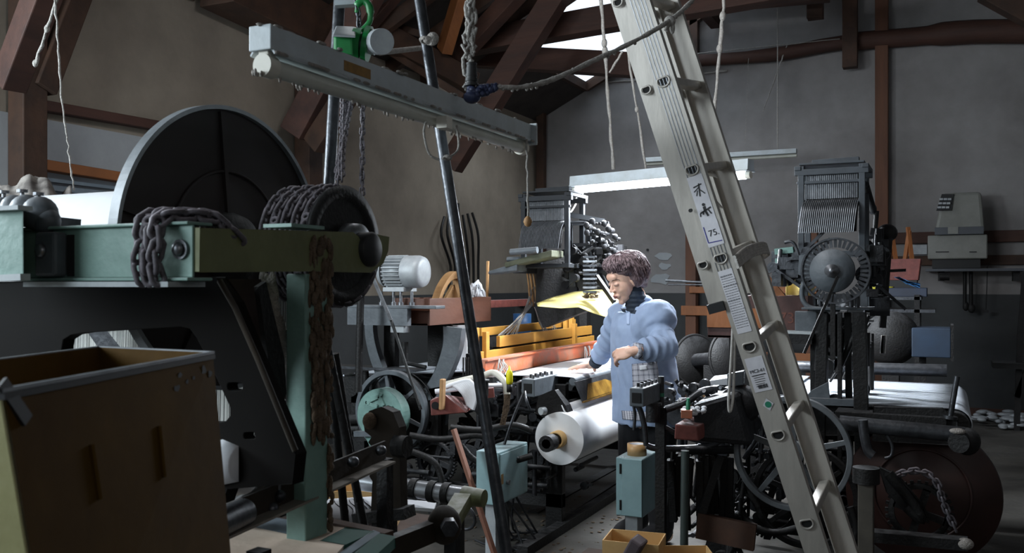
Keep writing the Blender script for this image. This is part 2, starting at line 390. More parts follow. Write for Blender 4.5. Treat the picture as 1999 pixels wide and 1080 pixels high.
# left wall posts, braces and rails
a = PX(55, 200, XL+.08)
timber('wall_post', (XL+.08, a.y, 0), (XL+.08, a.y, 3.4), .13, .15, woodd, 'dark brown timber post on the left wall at the photo\'s left edge', up=(0, 1, 0), cat='post')
timber('roof_brace', PX(82, 175, XL+.12), PX(158, -25, XL+.12), .1, .13, woodd, 'right-hand slanting brown brace rising from the left wall post', cat='brace')
timber('roof_brace', W(18, 165, 4.5), W(92, -30, 4.3), .12, .14, woody, 'left-hand slanting brown brace at the top left corner', cat='brace')
timber('wall_rail', PX(78, 206, XL+.05), PX(330, 250, XL+.05), .06, .075, woody, 'upper dark timber rail on the left wall behind the big disc', up=(1, 0, 0), cat='rail')
timber('wall_rail', PX(80, 322, XL+.05), PX(330, 362, XL+.05), .06, .085, woodo, 'lower orange-brown timber rail on the left wall above the low window', up=(1, 0, 0), cat='rail')
wn = struct('window_2', MB().bar(PX(85, 368, XL+.02), PX(300, 392, XL+.02), .03, .16, up=(1, 0, 0)), mat('pale_shutter', (120, 132, 140), (96, 106, 114), .5))
for k in range(3):
    MB().bar(PX(85, 350+k*13, XL+.045), PX(300, 376+k*11, XL+.045), .02, .012, up=(1, 0, 0)).build('shutter_slat', boardp, wn)
a = PX(603, 250, XL+.09)
timber('wall_post', (XL+.09, a.y, 0), (XL+.09, a.y, 3.4), .15, .17, woodd, 'dark timber post on the left wall behind the chain hoist', up=(0, 1, 0), cat='post')
timber('roof_brace', PX(575, 262, XL+.2), PX(735, -40, XL+.9), .14, .2, woodo if 0 else woody, 'thick brown brace rising right behind the long unlit lamp and hoist', cat='brace')
timber('roof_brace', PX(612, 285, XL+.35), PX(700, 150, XL+.8), .1, .17, woodd, 'short dark brace below the thick brown brace behind the hoist', cat='brace')
# dark eave beam at the upper left
timber('eave_beam', PX(425, -40, XL+.25), PX(640, 70, XL+.25), .3, .34, woodd, 'black eave beam under the roof at the top left of centre', cat='beam')
timber('roof_purlin', PY(640, 10, 6.2), PY(925, 165, 7.4), .14, .2, woodd, 'dark purlin sloping down right behind the hoist and the steel pole', cat='beam')
timber('tie_beam', PY(845, 97, 7.6), PY(1640, -42, 7.6), .18, .21, woodx, 'long brown tie beam crossing under the skylight', cat='beam')
timber('tie_beam', PY(870, 106, 8.3), PY(1345, 134, 8.3), .16, .22, woodx, 'black lower tie beam below the skylight behind the lamp rope', cat='beam')
timber('roof_strut', PY(1095, -20, 7.2), PY(880, 325, 7.2), .15, .2, woodx, 'brown diagonal strut crossing the tie beams left of the skylight', cat='brace')
timber('roof_strut', PY(1020, -25, 7.0), PY(880, 128, 7.4), .12, .16, woodx, 'shorter brown diagonal strut left of the perforated lattice', cat='brace')
timber('roof_strut', PY(905, -25, 6.8), PY(868, 100, 7.0), .1, .14, woodo, 'short reddish strut lit from above near the steel pole top', cat='brace')
timber('roof_strut', PY(770, -20, 6.4), PY(690, 75, 6.4), .12, .16, woodx, 'brown strut just right of the green hoist hook', cat='brace')
for a, b, l in (((700, 30), (850, 75), 'thin dark lath above the hoist, upper one'), ((760, 100), (905, 190), 'thin dark lath right of the hoist, lower one')):
    timber('roof_lath', PY(*a, 6.8), PY(*b, 6.8), .05, .06, woodd, l, cat='lath')
# perforated lattice by the skylight
pm = MB(); a = PY(1018, 30, 7.9); b = PY(1060, -25, 7.9); d = (b-a); nrm = V((.5, 0, .6)).normalized()
for i in range(9): pm.bar(a+d*(i/8), a+d*(i/8)+V((.19, 0, .09)), .012, .012)
for i in range(7): pm.bar(a+V((.19, 0, .09))*(i/6), b+V((.19, 0, .09))*(i/6), .012, .012)
one('lattice_panel', pm, plaster_p, 'small pale perforated lattice beside the skylight', 'lattice')
# corner post and back wall timbers
a = PX(1040, 300, XL+.09)
timber('corner_post', (XL+.1, YB-.1, 1.0), (XL+.1, YB-.1, 3.9), .1, .1, woodd, 'dark corner post between the left wall and back wall', cat='post')
lg = MB(); pts = [PY(x, y, YB-.12) for x, y in ((1335, 120), (1500, 108), (1640, 84), (1780, 72), (1900, 62), (2060, 62))]
lg.tube(spl(pts, 4), [.07]*4+[.08]*5+[.1]*5+[.125]*7, 8)
one('log_beam', lg, woodx, 'long dark slightly bowed log beam across the back wall at right', 'beam')
a = PY(1722, 300, YB-.1)
timber('wall_post', (a.x, YB-.1, 0), (a.x, YB-.1, 5.6), .13, .14, woodz, 'tall brown post on the back wall right of the lit lamp', up=(0, 1, 0), cat='post')
a = PY(1355, 100, YB-.1)
timber('wall_post', (a.x, YB-.08, 0), (a.x, YB-.08, 5.4), .1, .1, woodd, 'narrow dark post on the back wall behind the ladder', up=(0, 1, 0), cat='post')
a = PY(1660, 133, YB-.25); b = PY(1660, -60, YB-.25)
timber('hanging_strut', (a.x, a.y, a.z), (a.x, a.y, b.z), .15, .12, woodd, 'square-ended hanging strut over the log beam left of the tall post', up=(0, 1, 0), cat='strut')
a = PY(1592, 37, YB-.6)
timber('hanging_strut', (a.x, a.y, a.z), (a.x, a.y, a.z+1), .16, .13, woodd, 'short square-ended hanging strut at the top edge right of the ladder', up=(0, 1, 0), cat='strut')
timber('roof_beam', PY(1340, 8, 9.5), PY(1620, -18, 9.5), .14, .2, woodx, 'brown beam end at the top edge just right of the ladder', cat='beam')
timber('roof_beam', PY(1930, -30, 9.4), PY(2040, 30, 9.4), .2, .3, woodd, 'dark sloping roof beam at the top right corner', cat='beam')
for (py, h, m, l) in ((466, .12, woodx, 'upper brown board along the back wall behind the heater'), (510, .1, woodd, 'lower dark board along the back wall behind the heater')):
    a = PY(1728, py, YB-.05); timber('wall_board', (a.x, YB-.05, a.z), (2.2, YB-.05, a.z), .05, h, m, l, cat='board')
# wooden rack against back wall behind the woman
rk = thing('wooden_rack', 'brown timber rack of posts and shelves behind the woman by the ladder', 'rack', PY(1355, 700, YB-.5)*V((1, 1, 0)) if 0 else V((PY(1355, 700, 8.6).x, 8.6, 0)))
x0 = PY(1351, 700, 8.6).x
MB().bb(x0-.05, x0+.05, 8.55, 8.65, 0, 2.1).build('post', woodz, rk, bev=.004)
MB().bb(x0-.05+1.1, x0+.05+1.1, 8.55, 8.65, 0, 2.1).build('post', woodz, rk, bev=.004)
for py, hh in ((606, .09), (690, .08), (566, .06)):
    z = PY(1350, py, 8.6).z
    MB().bb(x0-.08 if py > 570 else x0, x0+1.15, 8.5, 8.54, z-hh/2, z+hh/2).build('rail', woodo, rk, bev=.004)
z = PY(1350, 690, 8.6).z
MB().bb(x0-.35, x0+1.2, 8.55, 8.95, z-.03, z).build('shelf', woodo, rk)
MB().bb(x0-.35, x0+.3, 8.56, 8.9, z-.16, z-.05).build('bundle', card, rk, bev=.02)
p = MB(); p.cyl(PY(1300, 548, 8.545), PY(1390, 552, 8.545), .012, n=8); p.cyl(PY(1305, 556, 8.545), PY(1390, 556, 8.545), .008, n=8)
one('metal_rod_bundle', p, steel, 'two thin grey rods lying level beside the wooden rack', 'rods')
# floor: plank seam strips set in the concrete along the aisle
fl = bpy.data.objects['floor']
for (a, b, w) in (((985, 1085), (1200, 945), .03), ((1040, 1002), (1215, 905), .07)):
    p = PZ(*a, 0); q = PZ(*b, 0); MB().bar(p+V((0, 0, .004)), q+V((0, 0, .004)), w, .008).build('floor_strip', ironb, fl)
# scraps along the wall on the right
sc = MB(); rnd = random.Random(5)
for i in range(40):
    c = PY(rnd.uniform(1905, 1999), 812, rnd.uniform(9.6, 10.3)); c.z = rnd.uniform(.02, .09)
    sc.ell(c, (rnd.uniform(.03, .09), rnd.uniform(.03, .07), .02), n=8, m=5)
one('cloth_scraps', sc, motorg, 'pale crumpled scraps heaped on the floor by the back wall at right', 'scraps', kind='stuff')
sc = MB()
for i in range(260):
    p = PZ(rnd.uniform(900, 1330), rnd.uniform(960, 1085), 0); r = rnd.uniform(.003, .013)
    sc.ell(p+V((0, 0, r*.3)), (r, r*rnd.uniform(.5, 1.5), r*.25), n=6, m=4)
one('floor_lint', sc, fluff, 'grey lint and dust clumps scattered over the aisle floor', 'lint', kind='stuff')
# ================================================================ loom in the left foreground
fg = thing('foreground_loom', 'green-framed loom in the left foreground with a big dark disc and chain drum', 'loom', (-1.7, 1.7, 0))
XB = -1.2          # plane of the olive arm
YA = 1.22          # plane of the pale channel's face
def chan(x0, x1, y, z0, z1, d=.05, t=.006):   # C channel running along X, open to the front
    m = MB(); m.bb(x0, x1, y, y+t, z0, z1); m.bb(x0, x1, y-.012, y+d, z1, z1+t); m.bb(x0, x1, y-.012, y+d, z0-t, z0); return m
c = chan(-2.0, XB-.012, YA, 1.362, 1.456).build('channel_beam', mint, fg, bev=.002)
MB().bb(-1.62, XB-.04, YA-.03, YA+.06, 1.345, 1.3545).build('bottom_flange', ledge, c)
m = MB(); p = PY(355, 487, YA); m.cyl(p, p-V((0, .006, 0)), .018, n=24); m.ell(p-V((0, .01, 0)), (.012, .009, .013), n=12); m.build('bolt', steel, c)
p = PY(118, 490, YA)
m = MB(); m.bb(p.x-.035, p.x+.022, YA-.03, YA, 1.365, 1.45); m.build('clamp_block', greyblue, c, bev=.006)
m = MB(); m.ell(p-V((.012, .033, 0)), (.013, .01, .013)); m.build('bolt', steel, c)
m = MB(); m.bb(p.x+.024, p.x+.04, YA-.004, YA, 1.365, 1.445); m.build('slot', hole_m, c)
# arm along Y with open bearing hook
def xp(px, py): return PX(px, py, XB)
o = [xp(390, 445), xp(690, 454), xp(700, 462), xp(712, 490), xp(722, 498), xp(733, 480), xp(736, 458), xp(760, 463), xp(758, 490), xp(748, 515), xp(725, 532), xp(640, 530), xp(390, 531)]
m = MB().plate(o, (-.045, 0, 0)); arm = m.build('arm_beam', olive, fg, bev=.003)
a = xp(560, 443); b = xp(625, 443)
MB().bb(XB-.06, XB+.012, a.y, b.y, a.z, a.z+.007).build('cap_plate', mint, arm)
# post with lint
p = xp(600, 560)
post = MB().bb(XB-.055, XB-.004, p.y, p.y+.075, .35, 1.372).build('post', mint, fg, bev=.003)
rnd = random.Random(3)
m = MB()
for i in range(230):
    t = rnd.random(); z = 1.44-.42*t**1.1; x = XB+rnd.uniform(-.01, .006); y = p.y+rnd.uniform(-.02, .05)*(1-.3*t)+.03
    m.ell((x, y, z), (.005, rnd.uniform(.004, .010), rnd.uniform(.008, .024)), n=6, m=5)
for i in range(110):
    z = rnd.uniform(.8, 1.38); y = p.y+.078; m.ell((XB+rnd.uniform(-.01, .004), y+rnd.uniform(-.004, .006), z), (.005, .006, rnd.uniform(.006, .016)), n=6, m=5)
m.build('lint_streak', fluff, post, kind='stuff')
m = MB()
for i in range(130):
    t = rnd.random(); q = W(520+35*t+rnd.uniform(-10, 12), 540+170*t, 1.98); m.ell(q, (rnd.uniform(.004, .012), .008, rnd.uniform(.008, .024)), n=6, m=5)
m.build('hanging_lint', lint, fg, kind='stuff')
# cast side frame with openings
YP = 1.35
def yp(px, py): return PY(px, py, YP)
outer = [yp(-60, 552), yp(420, 542), yp(455, 590), yp(500, 700), yp(578, 888), yp(572, 945), yp(445, 955), yp(430, 1000), yp(330, 1010), yp(-60, 1010)]
h1 = [yp(*q) for q in ((120, 688), (124, 664), (140, 654), (165, 650), (352, 638), (370, 642), (384, 660), (412, 715), (449, 795), (449, 812), (440, 823), (425, 826), (380, 826), (300, 800), (180, 760))]
def slot(x, y, w, h): return [yp(x+w*(cos(a)*abs(cos(a))**-.5 if abs(cos(a)) > .01 else 0), y+h*(sin(a)*abs(sin(a))**-.5 if abs(sin(a)) > .01 else 0)) for a in [2*pi*k/12 for k in range(12)]]
MB().plate(outer, (0, .03, 0), [h1, slot(459, 755, 15, 8), slot(487, 851, 11, 7)]).build('side_frame', platem, fg, bev=.004)
MB().tube([yp(*q)-V((0, .004, 0)) for q in ((432, 548), (462, 600), (508, 704), (580, 880))], .006, 6).build('frame_edge', brownir, fg)
# brown guard behind the leg
MB().plate([PX(*q, -1.33) for q in ((395, 545), (510, 545), (560, 780), (500, 760), (430, 640))], (-.02, 0, 0)).build('guard_plate', diskr, fg)
MB().plate([PX(*q, -1.26) for q in ((505, 560), (520, 550), (556, 700), (560, 770), (540, 800), (530, 745))], (-.012, 0, 0)).build('guard_strip', ironb, fg)
# big flange disc on the warp beam, warp roll, shaft, chain drum
YC, ZC, RD = 1.75, 1.44, .347
YD = 1.75
dm = MB(); dm.lathe([(0, RD), (0, .0), ], (-1.62, YD, ZC), (1, 0, 0), 96); dm.lathe([(-.004, 0), (-.004, RD-.004)], (-1.62, YD, ZC), (1, 0, 0), 96)
disc = dm.build('flange_disc', diskm, fg)
MB().ring((-1.62, YD, ZC), (1, 0, 0), RD, 0, 128, sq=(.005, .014)).build('rim', rim_m, disc)
m = MB()
for k in range(5):
    a = 2*pi*k/5+.4; m.bar((-1.613, YD+.07*cos(a), ZC+.07*sin(a)), (-1.616, YD+(RD-.01)*cos(a), ZC+(RD-.01)*sin(a)), .012, .01, up=(1, 0, 0))
m.ring((-1.615, YD, ZC), (1, 0, 0), RD*.55, .004, 64, 6)
m.build('rib', diskm, disc)
MB().plate([(-1.618, YC+.15, ZC+.0), (-1.618, YC+.36, ZC+.04), (-1.618, YC+.31, ZC+.17), (-1.618, YC+.24, ZC+.14)], (.004, 0, 0)).build('worn_patch', mat('ochre_wear', (74, 52, 22), (40, 26, 18), .6, scale=30), disc)
MB().lathe([(0, .09), (.03, .08), (.05, .045), (.06, 0)], (-1.615, YC, ZC), (1, 0, 0), 32).build('hub', ironb, disc)
rl = MB(); rl.cyl((-3.0, YC, ZC-.0), (-1.645, YC, ZC), .158, n=64); rl.build('warp_roll', roll_m, fg)
MB().cyl((-1.6, YC, ZC), (-1.24, YC, ZC), .03, n=20).build('shaft', greyblue, fg)
dr = MB().cyl((-1.42, YC, ZC), (-1.27, YC, ZC), .122, n=40).build('chain_drum', ironb, fg)
MB().lathe([(0, .0), (0, .138), (.012, .14), (.014, .112), (.004, .105), (.004, .0)], (-1.275, YC, ZC), (1, 0, 0), 48).build('drum_face', ironb, dr)
MB().lathe([(0, .052), (.03, .05), (.034, .03)], (-1.255, YC, ZC), (1, 0, 0), 32).build('bearing_ring', steel, dr)
MB().lathe([(0, .04), (.045, .04), (.05, .034), (.05, 0)], (-1.235, YC-.0, ZC-.01), (1, 0, 0), 24).build('shaft_end', black, dr)
lk = link_mesh(.019, .0090, .0042, chain_m)
hx = []
for i in range(5*60):
    a = 2*pi*i/60; hx.append((-1.412+.029*i/60, YC+.133*cos(a), ZC+.133*sin(a)))
chain(hx, lk, .0205, dr)
# chain draped over the channel
lk2 = link_mesh(.02, .011, .0052, chain_m)
dc = thing('draped_chain', 'dusty heavy chain draped over the pale green channel of the foreground loom', 'chain', PY(300, 480, YA-.03))
for s, (dx, ph) in enumerate(((-.02, 0), (0, 1.2), (.02, .5))):
    x = PY(292, 480, YA-.03).x+dx
    pts = [(x+.06, YA+.1, 1.44), (x+.045, YA+.06, 1.472), (x+.02, YA+.02, 1.476), (x+.005, YA-.012, 1.472), (x, YA-.03, 1.455), (x+.004, YA-.034, 1.42), (x-.004, YA-.034, 1.39), (x, YA-.03, 1.362)]
    chain(spl(pts, 6), lk2, .021, dc, roll=ph)
# gearbox with bolts at the photo's left edge
gx = PY(-30, 400, 1.12)
g = MB().hexa([PY(-40, 545, 1.12), PY(47, 543, 1.12), PY(47, 543, 1.3), PY(-40, 545, 1.3), PY(-40, 412, 1.12), PY(46, 408, 1.12), PY(46, 408, 1.3), PY(-40, 412, 1.3)]).build('gear_case', mint, fg, bev=.004)
m = MB(); a = PY(-30, 545, 1.115); b = PY(50, 541, 1.115); m.bar(a, b, .02, .012); a = PY(-30, 410, 1.115); b = PY(50, 406, 1.115); m.bar(a, b, .03, .008); m.build('lip', ledge, g)
m = MB()
for px, py, r in ((5, 398, .022), (28, 396, .024), (52, 402, .03), (78, 408, .032), (92, 422, .024)): m.ell(PY(px, py+10, 1.22), (r*1.2, r, r*1.1), n=16)
m.bar(PY(10, 425, 1.26), PY(140, 436, 1.3), .06, .02)
m.build('bearing_cap', greyblue, g)
for px, py in ((8, 378), (44, 376), (76, 382)):
    q = PY(px, py, 1.22); MB().cyl(q-V((0, 0, .02)), q+V((0, 0, .001)), .004, n=8).cyl(q, q+V((0, 0, .006)), .011, n=6).build('bolt', steel, g)
# warp threads hanging from the roll
m = MB(); rnd = random.Random(8)
for i in range(420):
    x = -2.9+1.36*i/420+rnd.uniform(-.001, .001); y0 = 1.88; w = .0011
    m.add([(x-w, y0, 1.4), (x+w, y0, 1.4), (x+w+rnd.uniform(-.004, .004), 1.86, .62), (x-w, 1.86, .62)], [(0, 1, 2, 3)])
m.build('warp_threads', warp_m, fg, kind='stuff')
MB().cyl((-2.8, 1.86, .62), (-1.15, 1.86, .62), .035, n=20).build('guide_roller', ironb, fg)
# inside diagonal covers seen through the frame opening
MB().hexa([PY(200, 690, 1.75), PY(245, 690, 1.75), PY(245, 690, 1.77), PY(200, 690, 1.77), PY(165, 640, 1.75), PY(205, 640, 1.75), PY(205, 640, 1.77), PY(165, 640, 1.77)]).build('diagonal_strap', dsteel, fg)
m = guts(-1.9, -1.29, 1.45, 1.75, .45, .95, 46, 12); m.build('linkage', ironb, fg, kind='stuff')
MB().lathe([(0, 0), (0, .035), (.04, .045), (.09, .03), (.1, 0)], W(470, 905, 1.75), (-1, 0, 0), 20).build('thread_cone', white, fg)
MB().lathe([(0, 0), (0, .035), (.04, .045), (.09, .03), (.1, 0)], W(483, 930, 1.82), (-1, 0, 0), 20).build('thread_cone', white, fg)
# board surface, painted in patches, on the loom's tail
zb = .815
bdn = MB().bar(PZ(430, 985, zb-.03), PZ(760, 1052, zb-.03), .03).build('board_shelf', woodd, fg, label='painted board surface at the loom tail')
for nm, m_, pts in (('beige_board', boardb, ((380, 1092), (485, 1027), (609, 1053), (671, 1064), (646, 1092))),
                    ('blue_board', boardp, ((485, 1027), (513, 1007), (618, 1024), (569, 1040), (568, 1044))),
                    ('beige_board', boardb, ((569, 1041), (618, 1024), (675, 1031), (627, 1055), (611, 1053))),
                    ('green_board', boardg, ((627, 1056), (676, 1031), (730, 1038), (672, 1064))),
                    ('edge_strip', boardp, ((648, 1092), (730, 1036), (741, 1040), (668, 1092))),
                    ('green_board', boardg, ((690, 1082), (741, 1042), (772, 1048), (735, 1082))),
                    ('blue_board', boardp, ((436, 950), (516, 967), (452, 997), (436, 980)))):
    MB().plate([PZ(x, y, zb) for x, y in pts], (0, 0, -.022)).build(nm, m_, bdn, bev=.002)
for q in (PZ(500, 1070, zb), PZ(640, 1070, zb), PZ(600, 1040, zb)):
    MB().bar((q.x, q.y, 0), (q.x, q.y, zb-.022), .04).build('leg', woodd, bdn)
# angle-iron rails, curved bracket, sleeve
def w_(px, py, w): return W(px, py, w)
a, b = w_(300, 1070, 1.52), w_(752, 880, 2.3)
rt = MB().bar(a, b, .006, .05).build('angle_iron_rail', brownir, fg)
MB().bar(a+V((.016, -.012, -.024)), b+V((.016, -.012, -.024)), .045, .005).build('flange', mat('lit_iron_flange', (132, 124, 114), (92, 86, 78), .6, scale=14), rt)  # flange iron lightened, the light falling on it put into the colour
MB().cyl(w_(330, 1066, 1.5), w_(478, 1000, 1.73), .026, n=24).build('sleeve', greyblue if 0 else dsteel, rt)
for px, py, w in ((544, 966, 1.87), (688, 900, 2.12), (742, 878, 2.25), (530, 990, 1.85)):
    q = w_(px, py, w); MB().ell(q+V((.01, -.01, 0)), (.014, .014, .013)).build('bolt', dsteel, rt)
q = w_(544, 930, 1.86); MB().cyl(q, q-V((0, 0, .04)), .005, n=8).build('stud', steel, rt)
MB().bar((a.x+.12, a.y+.12, 0), (a.x+.12, a.y+.12, a.z-.02), .03).build('leg', ironb, rt)
MB().bar((b.x, b.y, 0), (b.x, b.y, b.z-.02), .03).build('leg', ironb, rt)
pts = [(757, 1005), (725, 1000), (728, 940), (722, 930), (728, 920), (722, 908), (729, 898), (722, 886), (730, 876), (720, 864), (727, 853), (713, 842), (710, 820), (722, 803), (745, 795), (768, 805), (780, 835), (783, 1005)]
cb = MB().plate([PY(x, y, 2.15) for x, y in pts], (0, .035, 0)).build('curved_bracket', brownir, fg, bev=.003)
q = PY(722, 822, 2.14); MB().ell(q, (.02, .02, .024)).build('worn_end', fluff, cb)
q = PY(790, 872, 2.15); MB().cyl(q-V((.03, 0, 0)), q+V((.01, 0, 0)), .03, n=18).build('knob', ironb, cb)
MB().bar(PY(700, 1010, 2.15), PY(800, 1000, 2.15), .06, .03).build('foot', ironb, cb)
q = PY(752, 1010, 2.15); MB().bar((q.x, q.y, 0), (q.x, q.y, q.z), .05).build('leg', ironb, cb)
a, b = w_(640, 1120, 1.95), w_(885, 1020, 2.4)
r2 = MB().bar(a, b, .03, .05).build('lower_rail', brownir, fg)
MB().bar((b.x, b.y, 0), b-V((0, 0, .02)), .035).build('leg', ironb, r2)
MB().bar((a.x, a.y, 0), a-V((0, 0, .02)), .035).build('leg', ironb, r2)
q = w_(868, 1025, 2.32); MB().ell(q, (.045, .04, .05)).build('boss', brownir, r2)
MB().cyl(q+V((.03, -.03, .01)), q+V((.05, -.06, .01)), .022, n=6).build('nut', dsteel, r2)
# leaning dark rods
rd = 'leaning dark rods beside the mint post'
for i, (x0, y0, x1, y1, w0, l) in enumerate(((626, 608, 712, 1032, 2.2, 'nearest dark rod leaning beside the mint post, the longest'), (642, 700, 676, 1034, 2.3, 'middle dark rod leaning beside the mint post'), (655, 690, 708, 1034, 2.34, 'rear short dark rod leaning beside the mint post'))):
    a = W(x0, y0, w0); b = W(x1, y1, w0+.1); d = (b-a); b = a+d*((a.z)/(a.z-b.z))
    one('leaning_rod', MB().cyl(a, b, .011, n=10), ironb, l, 'rod', rd)
# ---------------------------------------------------------------- yellow bin
A = W(2, 764, .90); B = W(416, 684, 1.40); C3 = W(192, 673, 1.52); D = A+(C3-B)
hz = 1.245
for q in (A, B, C3, D): q.z = hz
yb = thing('yellow_bin', 'mustard-painted open metal bin with pale rim at the lower left corner', 'bin', (B.x, B.y, .86))
rt_ = V((CN, SN, 0)); fwd = V((-SN, CN, 0))
dn = V((0, 0, -.36))
Ab, Bb = A+dn+rt_*.06, B+dn+rt_*.032
Cb, Db = C3+dn+rt_*.03, D+dn+rt_*.05
def wallp(p, q, pb, qb, inn, name, m):
    i = V(inn)*.004
    return MB().hexa([pb, qb, qb+i, pb+i, p, q, q+i, p+i]).build(name, m, yb)
nin = (C3-B).normalized(); nl = (B-A).normalized()
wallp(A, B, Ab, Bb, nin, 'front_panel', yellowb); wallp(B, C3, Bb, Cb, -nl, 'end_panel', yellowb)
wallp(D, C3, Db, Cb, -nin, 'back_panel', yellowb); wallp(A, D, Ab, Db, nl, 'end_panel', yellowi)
MB().plate([Ab, Bb, Cb, Db], (0, 0, .004)).build('bottom', yellowb, yb)
rm = MB()
for p, q in ((A, B), (B, C3), (C3, D), (D, A)): rm.bar(p, q, .006, .004)
rm.build('rim', rim_m, yb)
MB().bar(A+V((0, 0, -.006)), B+V((0, 0, -.006)), .008, .007).build('rim_band', black, yb)
nrm = -nin
def on_front(px, py):   # point on the bin's front panel seen at that pixel
    r = ray(px, py); n = (B-A).cross(Ab-A).normalized(); t = (A-CAM).dot(n)/r.dot(n); return CAM+r*t
for (x0, y0, x1, y1) in ((176, 868, 192, 975), (308, 832, 318, 932)):
    a, b = on_front(x0, y0), on_front(x1, y1)
    MB().bar(a+nrm*.002, b+nrm*.002, .004, .006, up=nrm).build('handle_rib', yellowb, yb)
MB().bar(on_front(20, 795)+nrm*.001, on_front(35, 775)+nrm*.001, .05, .004, up=nrm).build('corner_patch', black, yb)
rnd = random.Random(2)
for i, (x, y, s) in enumerate(((345, 758, 1), (352, 732, .8), (366, 745, .7), (398, 722, 1.1), (410, 730, .9), (378, 738, .5))):
    p = on_front(x, y)+nrm*.0004; u = (B-A).normalized(); v = V((0, 0, 1)); pts = []
    for k in range(10): a = 2*pi*k/10; r = rnd.uniform(.003, .007)*s; pts.append(p+u*cos(a)*r*1.4+v*sin(a)*r)
    MB().plate(pts, nrm*.0006).build('chipped_paint_spot', black, yb)
# support under the bin
sp = one('bin_stand', MB().bb(B.x-.30, B.x+.02, A.y+.2, B.y, .80, .86).bar((B.x-.05, B.y-.05, 0), (B.x-.05, B.y-.05, .8), .06).bar((B.x-.25, A.y+.3, 0), (B.x-.25, A.y+.3, .8), .06), woodd, 'dark wooden stand under the yellow bin', 'stand')
# crumpled sheet on the pipes at the far left
cr = MB()
def cf(u, v):
    p = W(-10+150*u, 352+14*sin(u*9)+5*sin(u*23+v*4)-8*(1-u), 3.4+.35*v); p.z += .03*noise.noise(V((u*5, v*4, 1)))+.008*noise.noise(V((u*16, v*9, 3)))-.08*v*v-.10*(1-v)**4; return p
cr.grid(cf, 40, 14)
cp = one('crumpled_cover', cr, mat('dusty_grey_cloth', (118, 112, 106), (58, 52, 48), .9, scale=9, contrast=.12), 'crumpled grey dusty cover lying over the beam at the far left', 'cover', solid=.006)
q = W(60, 368, 3.5); one('cover_beam', MB().bb(-3.4, -2.75, 2.0, 2.6, 1.55, 1.62).bar((-3.0, 2.3, 0), (-3.0, 2.3, 1.55), .08), woodd, 'dark beam carrying the crumpled cover at the far left', 'beam')
# ---------------------------------------------------------------- things under and behind: silver roller, box, white roll
sr = thing('silver_roller', 'silver metal roller with clamps lying behind the curved bracket', 'roller', PZ(800, 1080, 0))
a, b = W(700, 940, 2.9), W(905, 968, 2.75)
MB().cyl(a, b, .028, n=24).build('tube', tubesil, sr)
for t in (.55, .72, .85):
    q = a.lerp(b, t); MB().cyl(q-(b-a).normalized()*.01, q+(b-a).normalized()*.012, .033, n=20).build('clamp', ironb, sr)
MB().cyl(b, b+(b-a).normalized()*.07, .030, .026, n=20).build('end_cap', olive, sr)
MB().bar(W(905, 975, 2.7), W(870, 1035, 2.55), .05, .04).build('bracket', olive, sr)
MB().bar(W(790, 985, 2.85), W(850, 990, 2.85), .09, .01).build('paper_wrap', white, sr)
for t in (.2, .95):
    q = a.lerp(b, t); MB().bar((q.x, q.y, 0), (q.x, q.y, q.z-.028), .03).build('leg', ironb, sr)
bx = W(690, 975, 3.1)
m = MB()
def open_box(c, sx, sy, h, rot, t=.004):
    R = Matrix.Rotation(rot, 3, 'Z'); m = MB(); c = V(c)
    for s in (-1, 1):
        m.box(c+R @ V((s*sx/2, 0, h/2)), (t, sy, h), R); m.box(c+R @ V((0, s*sy/2, h/2)), (sx, t, h), R)
    m.box(c+V((0, 0, t/2)), (sx, sy, t), R); return m
one('side_shelf', MB().bb(bx.x-.25, bx.x+.25, bx.y-.25, bx.y+.22, bx.z-.1, bx.z-.085).bar((bx.x, bx.y, 0), (bx.x, bx.y, bx.z-.1), .06), woodd, 'dark low shelf behind the leaning rods', 'shelf')
one('cardboard_box', open_box((bx.x, bx.y+.05, bx.z-.085), .26, .16, .12, YAW), card, 'open tan cardboard box behind the leaning dark rods', 'box')
a, b = W(622, 1010, 2.75), W(748, 1000, 3.0)
wr = one('wrapped_roll', MB().cyl(a, b, .052, n=32), white, 'white wrapped roll lying in front of the box behind the rods', 'roll')
MB().cyl(a-(b-a).normalized()*.006, a+(b-a).normalized()*.002, .053, n=32).build('black_end', black, wr)
m = MB(); d = (b-a).normalized(); u = V((0, 0, 1)); n = d.cross(u)
if n.dot(CAM-a) < 0: n = -n
for k in range(7): m.tube([a+d*(.05+.022*k+.008*sin(t*pi*2))+(n*cos(.2+t)+u*sin(.2+t))*.0535 for t in [j/8 for j in range(9)]], .0012, 5)
m.build('printed_scrawl', inkm, wr)
MB().bar((a.x+.1, a.y, 0), (a.x+.1, a.y, a.z-.05), .1, .1).build('block', woodd, wr)
# ================================================================ lamps, hoist, ladder, poles, ropes
def fixture(p, q, tubes_r, label, lit_on, name='tube_lamp', group=None):
    p = V(p); q = V(q); t = thing(name, label, 'lamp', (p+q)/2, group); d = (q-p).normalized(); u = V((0, 0, 1)); n = d.cross(u).normalized()
    if n.dot(CAM-p) < 0: n = -n
    return t, d, n
